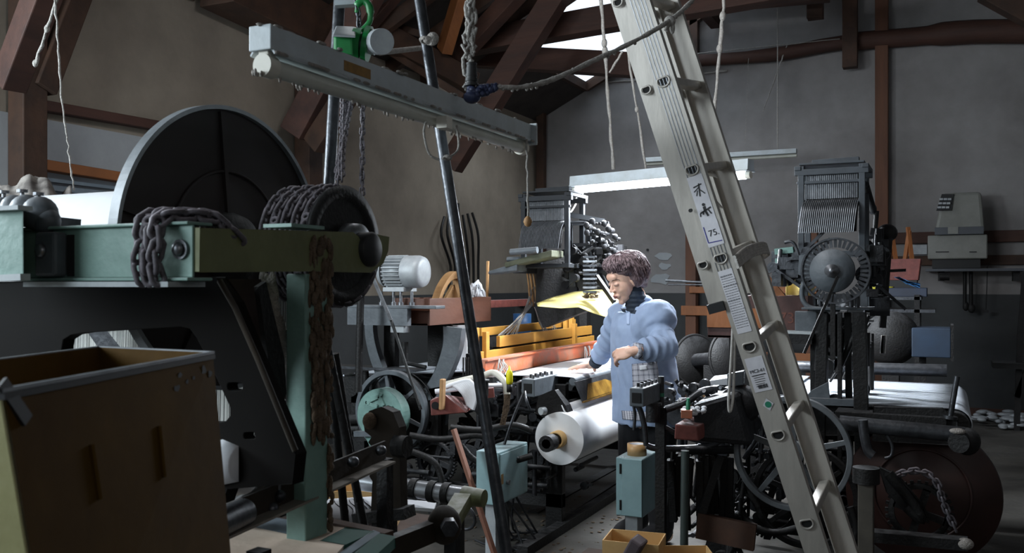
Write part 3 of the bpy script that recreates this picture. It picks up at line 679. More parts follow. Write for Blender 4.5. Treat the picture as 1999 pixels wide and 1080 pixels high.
# unlit foreground lamp, along Y
p, q = V((-1.2, 1.39, 1.85)), V((-1.2, 2.60, 1.85))
t, d, n = fixture(p, q, .016, 'long unlit lint-covered tube lamp hanging in front of the hoist', False)
def prof_sweep(prof, p, q, name, m, par, **k):
    mb = MB(); P = [V((x, 0, z)) for x, z in prof]; L = (q-p).length
    return mb.plate([p+a for a in P], q-p).build(name, m, par, **k)
hs = prof_sweep([(-.025, 0), (.025, 0), (.025, -.044), (.031, -.052), (.029, -.056), (.022, -.047), (-.022, -.047), (-.029, -.056), (-.031, -.052), (-.025, -.044)], p, q, 'housing', ltgrey, t)
MB().bb(-1.227, -1.173, 1.382, 1.389, 1.803, 1.852).build('end_cap', ltgrey, t, bev=.002)
MB().bb(-1.245, -1.155, 2.601, 2.608, 1.785, 1.853).build('end_cap', ltgrey, t, bev=.002)
MB().cyl((-1.2, 1.415, 1.776), (-1.2, 2.57, 1.776), .0175, n=24).build('tube', tube_off, t)
for y0, y1 in ((1.388, 1.418), (2.57, 2.595)):
    MB().cyl((-1.2, y0, 1.776), (-1.2, y1, 1.776), .0225, n=24).bb(-1.212, -1.188, y0+.004, y1-.003, 1.782, 1.805).build('tube_holder', plastw, t, bev=.002)
lb = MB(); lb.bb(-1.1745, -1.1735, 1.62, 1.72, 1.812, 1.834).build('amber_label', mat('amber_label', (150, 112, 44), (110, 82, 40), .6, scale=40), t)
m = MB(); rnd = random.Random(6)
for i in range(170):
    y = rnd.uniform(1.37, 2.62); k = rnd.random()
    if k < .35: m.ell((-1.2+rnd.uniform(-.034, .034), y, 1.852), (.006, rnd.uniform(.006, .02), .004), n=6, m=4)
    elif k < .6: m.ell((-1.163, y, 1.796), (.003, rnd.uniform(.004, .016), .004), n=6, m=4)
    else: m.ell((-1.2+rnd.uniform(-.01, .01), y, 1.758), (.003, .004, rnd.uniform(.003, .01)), n=6, m=4)
m.build('lint', lint, t, kind='stuff')
m = MB(); a = V((-1.2, 2.02, 1.784)); m.tube(spl([W(832, 238, 2.25), W(828, 260, 2.25), W(838, 300, 2.26), W(858, 312, 2.27)], 5), .0028, 6)
m.tube(spl([W(892, 245, 2.37), W(896, 285, 2.36), W(886, 302, 2.33), W(864, 310, 2.28)], 5), .003, 6); m.ell(W(874, 308, 2.3), (.012, .012, .008))
m.build('looped_wire', rope_m, t)
MB().box(W(868, 240, 2.33), (.03, .03, .03)).build('wire_clip', plastw, t)
# pull cord with wooden knob
e = V((-1.2, 2.6, 1.75)); k = W(1031, 425, 2.72)
pc = one('pull_cord', MB().tube(bez(W(1029, 272, 2.72), k, 0, 14, .002, 4), .0032, 6), rope_m, 'thin linty pull cord hanging from the far end of the unlit lamp', 'cord')
MB().lathe([(-.016, 0), (-.012, .009), (0, .0135), (.01, .010), (.016, .004), (.018, 0)], k-V((0, 0, .012)), (0, 0, 1), 16).build('wooden_knob', ply, pc)
# lit lamp over the aisle (along X)
a, b = W(1100, 352, 6.0), W(1493, 345, 5.05)
dx = V((1, 0, 0)); c = (a+b)/2; L = 1.26
d = (b-a); d.z = 0; d.normalize(); a = c-d*L/2; b = c+d*L/2; a.z = b.z = c.z
t2 = thing('lit_tube_lamp', 'lit white tube lamp with pale housing above the woman', 'lamp', c)
n = V((d.y, -d.x, 0))
def sweepd(prof, p, q, n, name, m, par): return MB().plate([p+n*x+V((0, 0, z)) for x, z in prof], q-p).build(name, m, par)
sweepd([(-.035, .06), (.035, .06), (.04, .002), (.055, -.008), (-.055, -.008), (-.04, .002)], a, b, n, 'housing', ltgrey, t2)
MB().cyl(a+d*.03-V((0, 0, .027)), b-d*.03-V((0, 0, .027)), .022, n=20).build('tube', lit, t2)
for e, s in ((a, 1), (b, -1)): MB().cyl(e-V((0, 0, .027)), e+d*s*.03-V((0, 0, .027)), .021, n=16).build('tube_holder', plastw, t2)
ll = bpy.data.lights.new('lit_tube_light', 'AREA'); ll.shape = 'RECTANGLE'; ll.size = 1.15; ll.size_y = .05; ll.energy = 135; ll.color = (.86, .93, 1)
lo = bpy.data.objects.new('lit_tube_light', ll); COL.objects.link(lo); lo.location = c-V((0, 0, .056)); lo.rotation_euler = (0, 0, math.atan2(d.y, d.x))
m = MB(); m.tube(spl([a+d*.02-V((0, 0, .03)), a+d*.02-V((0, 0, .12)), W(1104, 430, 5.95), W(1105, 448, 5.95)], 5), .005, 6)
sw = one('lamp_cord_switch', m, plastw, 'white cord with a small inline switch hanging from the lit lamp', 'cord')
MB().ell(W(1104, 444, 5.95), (.016, .014, .032)).build('switch', plastw, sw)
# old unlit lamp on the back wall
a, b = PY(1262, 316, 9.9), PY(1556, 292, 9.9)
b.z = a.z = (a.z+b.z)/2
t3 = thing('wall_tube_lamp', 'dusty unlit tube lamp hanging against the back wall behind the lit one', 'lamp', (a+b)/2)
MB().bar(a, b, .08, .05).build('housing', ltgrey, t3, bev=.004)
MB().cyl(a-V((0, .0, .045)), b-V((0, 0, .045)), .02, n=12).build('tube', tube_off, t3)
m = MB()
for e in (a.lerp(b, .12), a.lerp(b, .88)): m.tube([e+V((0, 0, .02)), V((e.x, e.y, 4.55))], .006, 5)
m.build('hanging_wire', rope_m, t3)
# ropes that hang the lit lamp and others
def wy(px, py, y): return y/ray(px, py).y
def rope(px0, py0, px1, py1, w0, w1, r, label, name='hanging_rope', sag=0, mm=rope_m, knots=(), seed=0, n=18):
    p, q = W(px0, py0, w0), W(px1, py1, w1); m = MB(); pts = bez(p, q, sag, n, .003, seed); rn = random.Random(seed)
    m.tube(pts, [r*rn.uniform(.75, 1.35) for _ in pts], 7)
    for k in knots: q_ = p.lerp(q, k); m.ell(q_, (r*1.9, r*1.9, r*2.8), n=8, m=6)
    return one(name, m, mm, label, 'rope')
rope(1172, -30, 1198, 330, 5.3, 5.75, .010, 'linty rope holding the left part of the lit lamp', knots=(.3, .34), seed=1)
rope(1206, -30, 1262, 332, 5.3, 5.6, .007, 'thinner linty rope slanting down to the middle of the lit lamp', knots=(.25, .66), seed=2)
rope(1216, 100, 1190, 142, 5.4, 5.4, .007, 'short rope tail dangling between the two lamp ropes', seed=3, n=6)
rope(1417, -30, 1392, 245, 5.0, 5.1, .010, 'knotted pale rope hanging right behind the ladder', knots=(.22, .45), seed=4)
rope(1537, 88, 1490, 218, wy(1537, 88, 10.42), wy(1490, 218, 10.42), .006, 'thin dark string slanting in front of the back wall', seed=5)
rope(1462, 106, 1455, 280, wy(1462, 106, 10.42), wy(1455, 280, 10.42), .0025, 'very thin pale thread by the back wall', seed=6)
rope(1095, 166, 1420, 138, wy(1095, 166, 10.58), wy(1420, 138, 10.58), .012, 'grey cable running level below the tie beam behind the ladder', seed=7, sag=.02)
rope(1345, 106, 1640, 76, wy(1345, 106, 10.4), wy(1640, 76, 10.4), .006, 'thin cord stretched along the log beam right of the ladder', seed=8)
rope(104, -60, 122, 200, 3.6, 3.6, .004, 'upper linty string hanging in front of the left wall braces', seed=9)
rope(122, 200, 145, 372, 3.6, 3.6, .003, 'lower linty string hanging down to the crumpled cover', seed=10)
rope(118, -20, 68, 128, 3.7, 3.9, .006, 'tangled cobweb string slanting to the left wall post', seed=11, knots=(.5, .97))
# rope carrying the unlit lamp with plug and blue tape, then the rope out to the ladder
pt = W(913, 178, 2.30)
m = MB(); rnd = random.Random(9)
for s in range(3): m.tube(bez(W(917+s*4, -30, 2.28), W(905+s*9, 172, 2.28), 0, 20, .008, 20+s), .0045, 6)
for i in range(90): q = W(917+rnd.uniform(-7, 9), rnd.uniform(-5, 180), 2.28); m.ell(q, (.005, .005, rnd.uniform(.004, .012)), n=6, m=4)
lr = one('lamp_rope', m, rope_m, 'tangled lint-covered rope holding the unlit lamp at its middle', 'rope')
m = MB()
for k in range(5): m.cyl(W(921, 168-9*k, 2.27), W(921, 163-9*k, 2.27), .017-.0012*k, n=16).cyl(W(921, 163-9*k, 2.27), W(921, 159-9*k, 2.27), .0135, n=12)
plug = one('plug_connector', m, black, 'ribbed dark rubber plug tied above the unlit lamp', 'plug')
m = MB(); rnd = random.Random(4)
for i in range(70):
    t_ = rnd.random(); q = W(918+52*t_, 182-12*t_, 2.27)+V((rnd.uniform(-.01, .01), rnd.uniform(-.01, .01), rnd.uniform(-.012, .012)))*(1-.6*t_); m.ell(q, (.012-.006*t_, .012-.006*t_, .008), n=7, m=5)
m.ell(W(922, 190, 2.27), (.022, .02, .016))
one('taped_cable_joint', m, navy, 'navy taped cable joint knotted above the unlit lamp', 'tape')
pts = [W(970, 170, 2.27), W(1020, 170, 2.3), W(1080, 155, 2.36), W(1160, 118, 2.44), W(1240, 80, 2.52), W(1305, 42, 2.6), W(1345, 8, 2.66), W(1380, -30, 2.7)]
m = MB(); P = spl(pts, 6); rn = random.Random(3); m.tube(P, [.0062*rn.uniform(.8, 1.25) for _ in P], 8)
m.ell(W(1308, 42, 2.61), (.017, .014, .017)); m.ell(W(1313, 55, 2.61), (.008, .008, .017))
m.tube([W(1308, 42, 2.6), W(1300, 60, 2.6)], .006, 6)
for i in range(60): q = P[rn.randrange(len(P))]; m.ell(q+V((0, 0, rn.uniform(-.008, .004))), (.005, .004, .005), n=6, m=4)
one('guy_rope', m, rope_m, 'pale linty rope running from the blue tape up across the ladder', 'rope')
# ---------------------------------------------------------------- chain hoist
hw = 2.5
hc = W(700, 85, hw)
h = thing('chain_hoist', 'green and grey chain hoist hanging behind the unlit lamp', 'hoist', hc)
def hq(px, py, w=hw): return W(px, py, w)
MB().hexa([hq(652, 100, 2.42), hq(690, 108, 2.42), hq(690, 108, 2.52), hq(652, 100, 2.52), hq(652, 70, 2.42), hq(688, 72, 2.42), hq(688, 60, 2.52), hq(656, 56, 2.52)]).build('gear_case', hoistg, h, bev=.006)
MB().hexa([hq(648, 72, 2.40), hq(695, 74, 2.40), hq(695, 58, 2.53), hq(655, 54, 2.53), hq(650, 68, 2.40), hq(694, 70, 2.40), hq(694, 52, 2.53), hq(657, 50, 2.53)]).build('case_lid', motorg, h, bev=.004)
MB().cyl(hq(690, 86), hq(706, 88), .045, n=24).build('side_plate', hoistg, h)
MB().cyl(hq(706, 88), hq(712, 89), .03, n=20).build('load_wheel', dsteel, h)
MB().cyl(hq(712, 86), hq(722, 88), .05, n=24).build('side_plate', hoistg, h)
MB().cyl(hq(712, 78), hq(736, 84), .034, n=24).build('hand_wheel_cover', motorg, h)
c0 = hq(739, 82, 2.44); MB().cyl(c0, c0+ray(739, 82)*-.02+V((.012, 0, 0)), .034, n=24).build('end_cover', motorg, h)
pts = [hq(706, 60), hq(722, 42), hq(722, 15), hq(712, 2), hq(700, 8), hq(697, 25)]
MB().tube(spl(pts, 6), [.008]*10+[.011]*16+[.006]*5, 10).build('hook', hoistg, h)
lk3 = link_mesh(.013, .0062, .0026, dsteel)
lk4 = link_mesh(.013, .0062, .0026, chain_m)
chain(bez(hq(694, -30, 2.5), hq(706, 88, 2.5), 0, 6, .002, 1), lk3, .015, h)
for i, (a, b, s) in enumerate((((672, 110, 2.47), (668, 352, 2.0), 3), ((690, 110, 2.5), (660, 356, 2.0), 5), ((704, 112, 2.5), (658, 345, 2.02), 6), ((709, 110, 2.5), (708, 392, 2.3), 8))):
    chain(bez(hq(*a), hq(*b), .0 if i != 2 else -.01, 10, .0015, s), lk4, .0155, h)
# extra rope and pipe stub on top
MB().bar(hq(655, 3, 2.55), hq(700, 0, 2.55), .03, .03).build('top_clamp', ltgrey, h)
MB().cyl(hq(742, 103, 2.6), hq(822, 94, 2.9), .008, n=8).build('side_bar', lint, h)
# leaning poles
def pole(x0, y0, x1, y1, w0, w1, r, m, label):
    a, b = W(x0, y0, w0), W(x1, y1, w1); d = b-a; b = a+d*(a.z/(a.z-b.z)); a = a-d*.08
    return one('steel_pole', MB().cyl(a, b, r, n=20), m, label, 'pole')
pole(818, -10, 990, 1085, 2.75, 2.5, .0165, dsteel, 'long dark steel pole leaning across the middle of the photo')
pl = pole(662, 20, 632, 560, 2.62, 2.5, .0165, dsteel, 'upright steel pole behind the chain hoist and chain drum')
m = MB(); m.ell(W(845, 76, 2.68), (.02, .014, .02)); m.ell(W(836, 78, 2.68), (.014, .014, .012)); m.ring(W(836, 80, 2.69), (.1, .2, 1), .021, .006, 16, 6)
one('pole_knot', m, lint, 'grey lint-covered knot tied on the leaning steel pole', 'knot')
# ---------------------------------------------------------------- ladder
lad = thing('extension_ladder', 'tall aluminium extension ladder leaning in front of the right loom', 'ladder', W(1700, 1380, 2.95)*V((1, 1, 0)) if 0 else (W(1700, 1380, 2.95).x, W(1700, 1380, 2.95).y, 0))
w1, w2 = 2.85, 3.25
def lp(px, py): return W(px, py, w1)
# axis of near stile (centre of its web)
T0, T1 = lp(1225, -60), lp(1596, 1085)
dd_ = (T1-T0); T1 = T0+dd_*((T0.z-.0)/(T0.z-T1.z))
ax = (T1-T0).normalized()                 # downward along the stile
nv = (CAM-lp(1430, 520)); nv = (nv-ax*nv.dot(ax)).normalized()   # toward camera side
rg = V((CN*.5-SN*.866, SN*.5+CN*.866, 0)); rg = (rg-ax*rg.dot(ax)).normalized()      # rung direction: mostly away
sd = ax.cross(rg).normalized()
if sd.dot(V((CN, SN, 0))) > 0: sd = -sd          # toward image left
WD = .074; LW = .34
def stile(base, off_s, s0, s1, name, width, parent, flip=1, lip=.028):
    # web faces -rg (camera) ; flanges run away from web
    m = MB(); a = base+ax*s0+sd*off_s; b = base+ax*s1+sd*off_s; L = b-a
    pr = [(-width/2, 0), (width/2, 0), (width/2, lip), (width/2-.003, lip), (width/2-.003, .003), (-width/2+.003, .003), (-width/2+.003, lip), (-width/2, lip)]
    return MB().plate([a+sd*x+rg*y*flip for x, y in pr], L).build(name, alu, parent)
TL = (T1-T0).length
near = stile(T0, 0, 0, TL, 'stile', WD, lad)
far = stile(T0+rg*(LW+.03), 0, 0, TL, 'stile', WD, lad, -1)
# grooves on upper web
for k in range(5):
    a = T0+sd*(-.022+.011*k)-rg*.0006; MB().bar(a, a+ax*1.0, .0022, .0014, up=rg).build('groove', steel, near)
# fly section, on the image-left side, ends near y=610
sfly = (lp(1400, 612)-T0).dot(ax)
fs = stile(T0-rg*.0+rg*.012, WD/2+.025, 0, sfly, 'fly_stile', .05, lad)
stile(T0+rg*(LW+.018), WD/2+.025, 0, sfly, 'fly_stile', .056, lad, -1)
MB().bar(T0+ax*(sfly-.03)+sd*(WD/2+.025)-rg*(-.006), T0+ax*(sfly+.0)+sd*(WD/2+.025)+rg*.006, .054, .03, up=rg).build('end_cap', black, fs)
# rungs with open D-shaped ends
def hole(s, off, w_=.019, par=None):
    c = T0+ax*s+sd*off; pts = []; pts2 = []
    for k in range(20):
        a = 2*pi*k/20; x = w_*cos(a); y = w_*.86*sin(a)
        y = max(y, -w_*.55)
        pts.append(c+sd*x+ax*y); pts2.append(c+sd*x*.78+ax*y*.76)
    MB().tube([p_-rg*.002 for p_ in pts], .0032, 8, closed=True).build('rung_collar', alu, par)
    MB().plate([p_-rg*.0008 for p_ in pts2], rg*.0006).build('rung_hole', hole_m, par)
step = (lp(1459, 678)-lp(1404, 505)).length
s_ref = (lp(1404, 505)-T0).dot(ax)
for k in range(-3, 7):
    s = s_ref+k*step
    if 0 < s < TL-.05:
        if k != -99: hole(s, .0, .0205, near)
        a = T0+ax*s+rg*.003; m = MB().bar(a, a+rg*(LW+.024), .034, .026, up=ax); m.build('rung', alu, lad, bev=.004)
    if k in (-3, -2, -1, 0, -4) and k != -1:
        s2 = s+.004; hole(s2, WD/2+.024, .016, fs)
        a = T0+ax*s2+sd*(WD/2+.025)+rg*.015; MB().bar(a, a+rg*LW, .026, .022, up=ax).build('fly_rung', alu, lad)
# brackets/locks
for px, py in ((1382, 335), (1392, 395)):
    q = W(px, py, 3.0); MB().hexa([q+V((-.03, 0, -.005)), q+V((.03, .02, -.02)), q+V((.03, .04, -.02)), q+V((-.03, .02, -.005)), q+V((-.035, 0, .05)), q+V((-.005, .02, .02)), q+V((-.005, .04, .02)), q+V((-.035, .02, .05))]).build('rung_lock', alu, lad, bev=.002)
a = W(1404, 428, 3.0); MB().bar(a, a+ax*.06, .022, .02).build('latch', dsteel, lad, bev=.003)
q = lp(1349, 411); MB().cyl(q-rg*.006, q+rg*.002, .006, n=12).build('rivet', ironb, lad)
MB().cyl(T1-ax*.06, T1, .045, n=4).build('rubber_foot', black, lad)
MB().cyl(T1+rg*(LW+.03)-ax*.06, T1+rg*(LW+.03), .045, n=4).build('rubber_foot', black, lad)
# rope wound round both stiles
m = MB(); c = T0+ax*((lp(1440, 500)-T0).dot(ax))
for k in range(5):
    pts = [c+ax*(.008*k)-sd*(WD/2+.004)+rg*.0, c+ax*(.008*k-.012)-sd*(WD/2+.014)+rg*.15, c+ax*(.008*k-.004)-sd*(WD/2+.02)+rg*(LW-.02), c+ax*(.008*k+.012)-sd*(WD/2+.012)+rg*(LW+.05), c+ax*(.008*k+.03)+sd*.02+rg*(LW+.06)]
    m.tube(spl(pts, 5), .006, 7)
one('lashing_rope', m, yarn, 'pale rope lashed round the ladder stiles at mid height', 'rope')
# rope loop hanging from the ladder
m = MB(); pts = [W(1431, 640, 2.95), W(1428, 700, 2.95), W(1423, 780, 2.95), W(1425, 804, 2.95), W(1431, 780, 2.95), W(1434, 700, 2.95), W(1434, 655, 2.95)]
m.tube(spl(pts, 6), .0045, 7); one('rope_loop', m, yarn, 'twisted cream rope hanging in a long loop left of the ladder', 'rope')
# stickers
def st(px0, py0, px1, py1, wdt, m_, name, dy=.0012, par=near):
    a, b = T0+ax*((lp(px0, py0)-T0).dot(ax)), T0+ax*((lp(px1, py1)-T0).dot(ax))
    q = MB().bar(a-rg*dy, b-rg*dy, wdt, .0006, up=rg); return q.build(name, m_, par), a, b
right = -sd
def ink(s, off, txt_, size, m_, par): return txt('lettering', txt_, T0+ax*s+sd*off-rg*.0025, right, -ax, size, m_, par)
s1, a, b = st(1350, 345, 1392, 482, .05, stickw, 'warning_label')
S = lambda px, py: (lp(px, py)-T0).dot(ax)
m = MB(); c = T0+ax*S(1362, 372)-rg*.0022
for (x0, y0, x1, y1, w_) in ((-.014, -.012, .014, -.016, .004), (.006, -.02, -.002, .02, .004), (.004, 0, .016, .016, .003), (-.004, .0, -.012, .016, .003), (.002, -.008, -.016, .002, .003)):
    m.bar(c-sd*x0+ax*y0, c-sd*x1+ax*y1, w_, .0006, up=rg)
m.build('falling_figure_pictogram', inkm, s1)
m = MB(); c = T0+ax*S(1376, 412)-rg*.0022
m.cyl(c-ax*.02, c-ax*.02-rg*.0006, .005, n=12)
for (x0, y0, x1, y1, w_) in ((0, -.014, .0, .0, .009), (-.018, .004, .02, -.006, .005), (-.018, .004, -.02, .014, .004), (.0, 0, .004, .018, .006), (.01, 0, .016, .014, .004), (-.006, 0, -.01, .01, .004)):
    m.bar(c-sd*x0+ax*y0, c-sd*x1+ax*y1, w_, .0006, up=rg)
m.build('twisting_figure_pictogram', inkm, s1)
s2, a, b = st(1384, 432, 1398, 478, .052, stickw, 'load_label', .0018)
c = T0+ax*S(1392, 455)
m = MB().bar(c+sd*.022-ax*.026-rg*.0026, c+sd*.022+ax*.026-rg*.0026, .003, .0006, up=rg).bar(c+sd*.022+ax*.026-rg*.0026, c-sd*.022+ax*.03-rg*.0026, .003, .0006, up=rg)
m.build('blue_frame', inkb, s2)
txt('lettering', '75.', c-sd*.004-rg*.0028, right, -ax, .028, inkm, s2)
s3, a, b = st(1412, 528, 1453, 650, .046, stickw, 'instruction_label')
m = MB(); rnd = random.Random(2)
for i in range(22):
    s = S(1413, 540)+.008*i
    if s > S(1450, 645): break
    x = -.02
    while x < .018:
        l = rnd.uniform(.003, .008); c = T0+ax*s-rg*.0022; m.bar(c-sd*x, c-sd*(x+l), .0016 if i not in (0, 4, 10) else .004, .0004, up=rg); x += l+.002
m.build('small_print', mat('faint_ink', (120, 120, 124), (100, 100, 104), .6), s3)
s4, a, b = st(1457, 702, 1484, 766, .056, stickw, 'model_label')
c = T0+ax*S(1472, 730)
txt('lettering', 'MC2-61', T0+ax*S(1470, 727)-rg*.0026, right, -ax, .0145, inkm, s4)
m = MB().bar(T0+ax*S(1472, 735)+sd*.022-rg*.0024, T0+ax*S(1472, 735)-sd*.022-rg*.0024, .0025, .0005, up=rg)
for k in range(9): e = T0+ax*S(1480, 757)-sd*(-.012+.0034*k)-rg*.0024; m.bar(e-ax*.006, e+ax*.006, rnd.choice([.0012, .0022]), .0005, up=rg)
for k in range(5):
    e = T0+ax*(S(1474, 739)+.007*k)-rg*.0024; m.bar(e+sd*.018, e-sd*rnd.uniform(.005, .018), .0013, .0005, up=rg)
m.build('printed_bars', inkm, s4)
c = T0+ax*S(1493, 792)-rg*.0012
m = MB().plate([c+sd*.017, c-ax*.02, c-sd*.017, c+ax*.02], -rg*.0006); q = m.build('diamond_label', stickw, near)
MB().cyl(c-rg*.0008, c-rg*.0016, .010, n=20).build('green_emblem', inkg, q)
# ================================================================ shared loom machinery
headm = mat('dark_head_paint', (30, 33, 37), (20, 22, 25), .7, 0, scale=12, dust=.25, spec=.3)
headw = mat('dusty_dark_wire', (84, 86, 90), (50, 52, 55), .6, .2, scale=30)
iron2 = mat('matt_black_iron', (24, 24, 27), (14, 14, 16), .75, 0, scale=18, dust=.25, spec=.3)
def shed_head(o, s, par, greyblue=greyblue, steel=steel):
    """upright needle box with wires fanning down; front faces -Y; o = centre of its base"""
    o = V(o); P = lambda x, y, z: o+V((x, y, z))*s
    r = MB().box(P(0, .02, .012), (.31*s, .27*s, .024*s)).build('shedding_head', greyblue, par, bev=.002)
    for x in (-.14, .14):
        for y in (-.1, .14): MB().box(P(x, y, .22), (.028*s, .028*s, .44*s)).build('corner_post', greyblue, r, bev=.002)
    m = MB(); m.bar(P(-.17, -.1, .41), P(.17, -.1, .41), .03*s, .03*s); m.bar(P(-.17, .14, .41), P(.17, .14, .41), .03*s, .03*s); m.bar(P(-.155, -.12, .43), P(-.155, .16, .43), .03*s, .02*s); m.bar(P(.155, -.12, .43), P(.155, .16, .43), .03*s, .02*s)
    m.box(P(0, .02, .452), (.30*s, .24*s, .01)); m.bar(P(-.1, 0, .47), P(.12, 0, .475), .05*s, .02*s); m.bar(P(-.16, -.1, .36), P(.16, -.1, .36), .02*s, .014*s); m.build('top_frame', greyblue, r, bev=.002)
    n = MB()
    for i in range(26): n.bar(P(-.115+.23*i/25, -.085, .28), P(-.115+.23*i/25, -.085, .40), .0032*s, .006*s)
    n.build('needle', steel, r, kind='stuff')
    MB().box(P(0, -.05, .34), (.24*s, .03*s, .12*s)).build('needle_board', ironb, r)
    n = MB()
    for i in range(28):
        x = -.125+.25*i/27
        pts = [P(x, -.02, .27), P(x, -.09, .272), P(x-.006, -.14, .235), P(x-.012, -.155, .18), P(x-.02, -.16, .11)]
        n.tube(spl(pts, 3), .0034*s, 5)
    n.build('lifting_wire', steel, r, kind='stuff')
    m = MB(); m.grid(lambda u, v: P(-.13+.26*u-.012*v, -.075-.065*sin(v*1.5), .265-.15*v*v), 6, 8); m.build('wire_backing', ironb, r, solid=.004)
    return r, P
def wheel(c, R, ax, par, name, m_, spokes=6, rim=.018, groove=False, hub=.05, w=.03):
    c = V(c); r = MB().ring(c, ax, R-rim/2, 0, 72, sq=(rim/2, w/2)).build(name, m_, par, bev=.003)
    u, v, a = frame(ax)
    for k in range(spokes):
        an = 2*pi*k/spokes+.35; d = u*cos(an)+v*sin(an)
        MB().bar(c+d*hub*.8, c+d*(R-rim), .03, .014, up=a, w2=.02, h2=.012).build('spoke', m_, r, bev=.002)
    MB().cyl(c-a*w*.8, c+a*w*.8, hub, n=24).cyl(c-a*w*1.4, c+a*w*1.4, hub*.45, n=16).build('hub', m_, r, bev=.002)
    return r
def gear(c, R, ax, par, name, m_, teeth=36, w=.03):
    c = V(c); r = MB().lathe([(-w/2, R*.8), (-w/2, R), (w/2, R), (w/2, R*.8), (-w/2, R*.8)], c, ax, 48).build(name, m_, par)
    u, v, a = frame(ax); t = MB()
    for k in range(teeth):
        an = 2*pi*k/teeth; d = u*cos(an)+v*sin(an); t.bar(c+d*R*.99, c+d*(R+.012), w, 2*pi*R/teeth*.5, up=a.cross(d))
    t.build('tooth', m_, r, kind='stuff')
    m = MB().cyl(c-a*w*.7, c+a*w*.7, R*.22, n=20)
    for k in range(4): an = pi*k/2+.3; d = u*cos(an)+v*sin(an); m.bar(c, c+d*R*.85, .03, .02, up=a)
    m.build('web', m_, r); return r
def control_box(c, par, s=1):
    c = V(c); b = MB().bb(c.x-.03*s, c.x+.03*s, c.y-.0*s, c.y+.26*s, c.z-.04*s, c.z+.035*s).build('control_box', greyblue, par, bev=.005)
    MB().bb(c.x-.018*s, c.x+.018*s, c.y-.004, c.y+.001, c.z-.024*s, c.z+.016*s).build('cable_hole', hole_m, b)
    for k in range(9): MB().cyl((c.x+.01*s*(-1)**k, c.y+(.03+.025*k)*s, c.z+.03*s), (c.x+.01*s*(-1)**k, c.y+(.03+.025*k)*s, c.z+.05*s), .007*s, n=8).build('push_button', black if k % 2 else steel, b)
    return b
def elec_cabinet(c, label, lockface=True, sx=.125, sy=.34, h=.262):
    """c = near top right corner (between the -Y face and the +X face)"""
    c = V(c); t = thing('control_cabinet', label, 'cabinet', (c.x-sx/2, c.y+sy/2, 0))
    bd = MB().bb(c.x-sx, c.x, c.y, c.y+sy, c.z-h, c.z).build('body', boxblue, t, bev=.005)
    if lockface:
        MB().bb(c.x, c.x+.006, c.y+.012, c.y+sy-.012, c.z-h+.01, c.z-.012).build('door', boxblue, t, bev=.002)
        for y, z in ((.08, .16),): MB().cyl((c.x, c.y+y, c.z-z), (c.x+.02, c.y+y, c.z-z), .011, n=14).cyl((c.x+.018, c.y+y, c.z-z-.012), (c.x+.022, c.y+y, c.z-z+.012), .005, n=8).build('lock', steel, t)
        for y in (.2, .24): MB().cyl((c.x, c.y+y, c.z-.06), (c.x+.02, c.y+y, c.z-.06), .006, n=10).build('knob', steel, t)
        MB().bb(c.x+.006, c.x+.0068, c.y+.015, c.y+.04, c.z-.16, c.z-.11).build('warning_sticker', amber, t)
    else:
        MB().bb(c.x-sx+.028, c.x-.002, c.y-.006, c.y, c.z-h+.004, c.z-.004).build('door', boxblue, t, bev=.002)
        for z in (.05, h-.05): MB().cyl((c.x-sx+.024, c.y-.006, c.z-z-.022), (c.x-sx+.024, c.y-.006, c.z-z+.022), .005, n=10).build('hinge', ironb, t)
    MB().bb(c.x-sx*.75, c.x-sx*.3, c.y+.04, c.y+.12, .0, c.z-h).build('leg', motorg, t)
    return t
def crate(p0, p1, zb, h, dep, m_, label, nm='wooden_crate'):
    """long face between p0 and p1 (xy), depth goes to -X side"""
    p0 = V(p0); p1 = V(p1); d = (p1-p0).normalized(); n = V((-d.y, d.x, 0)); t_ = .012
    if n.x > 0: n = -n
    t = thing(nm, label, 'crate', ((p0.x+p1.x)/2+n.x*dep/2, (p0.y+p1.y)/2+n.y*dep/2, zb))
    z = V((0, 0, 1))
    def pan(a, b, name): 
        k = (b-a).normalized().cross(z)*t_; return MB().hexa([a+z*zb, b+z*zb, b+k+z*zb, a+k+z*zb, a+z*(zb+h), b+z*(zb+h), b+k+z*(zb+h), a+k+z*(zb+h)]).build(name, m_, t, bev=.002)
    q0 = V((p0.x, p0.y, 0)); q1 = V((p1.x, p1.y, 0))
    pan(q0, q1, 'side_panel'); pan(q0+n*dep, q1+n*dep, 'side_panel'); pan(q0, q0+n*dep, 'end_panel'); pan(q1, q1+n*dep, 'end_panel')
    MB().plate([q0+z*zb, q1+z*zb, q1+n*dep+z*zb, q0+n*dep+z*zb], z*.01).build('base', m_, t)
    return t, n, d
# ================================================================ the left loom, worked by the woman
L1 = thing('power_loom', 'dark power loom with orange beam and yellow heddle frames before the woman', 'loom', (-2.6, 5.2, 0))
YN, YFR = 4.55, 6.5
XF = -1.83
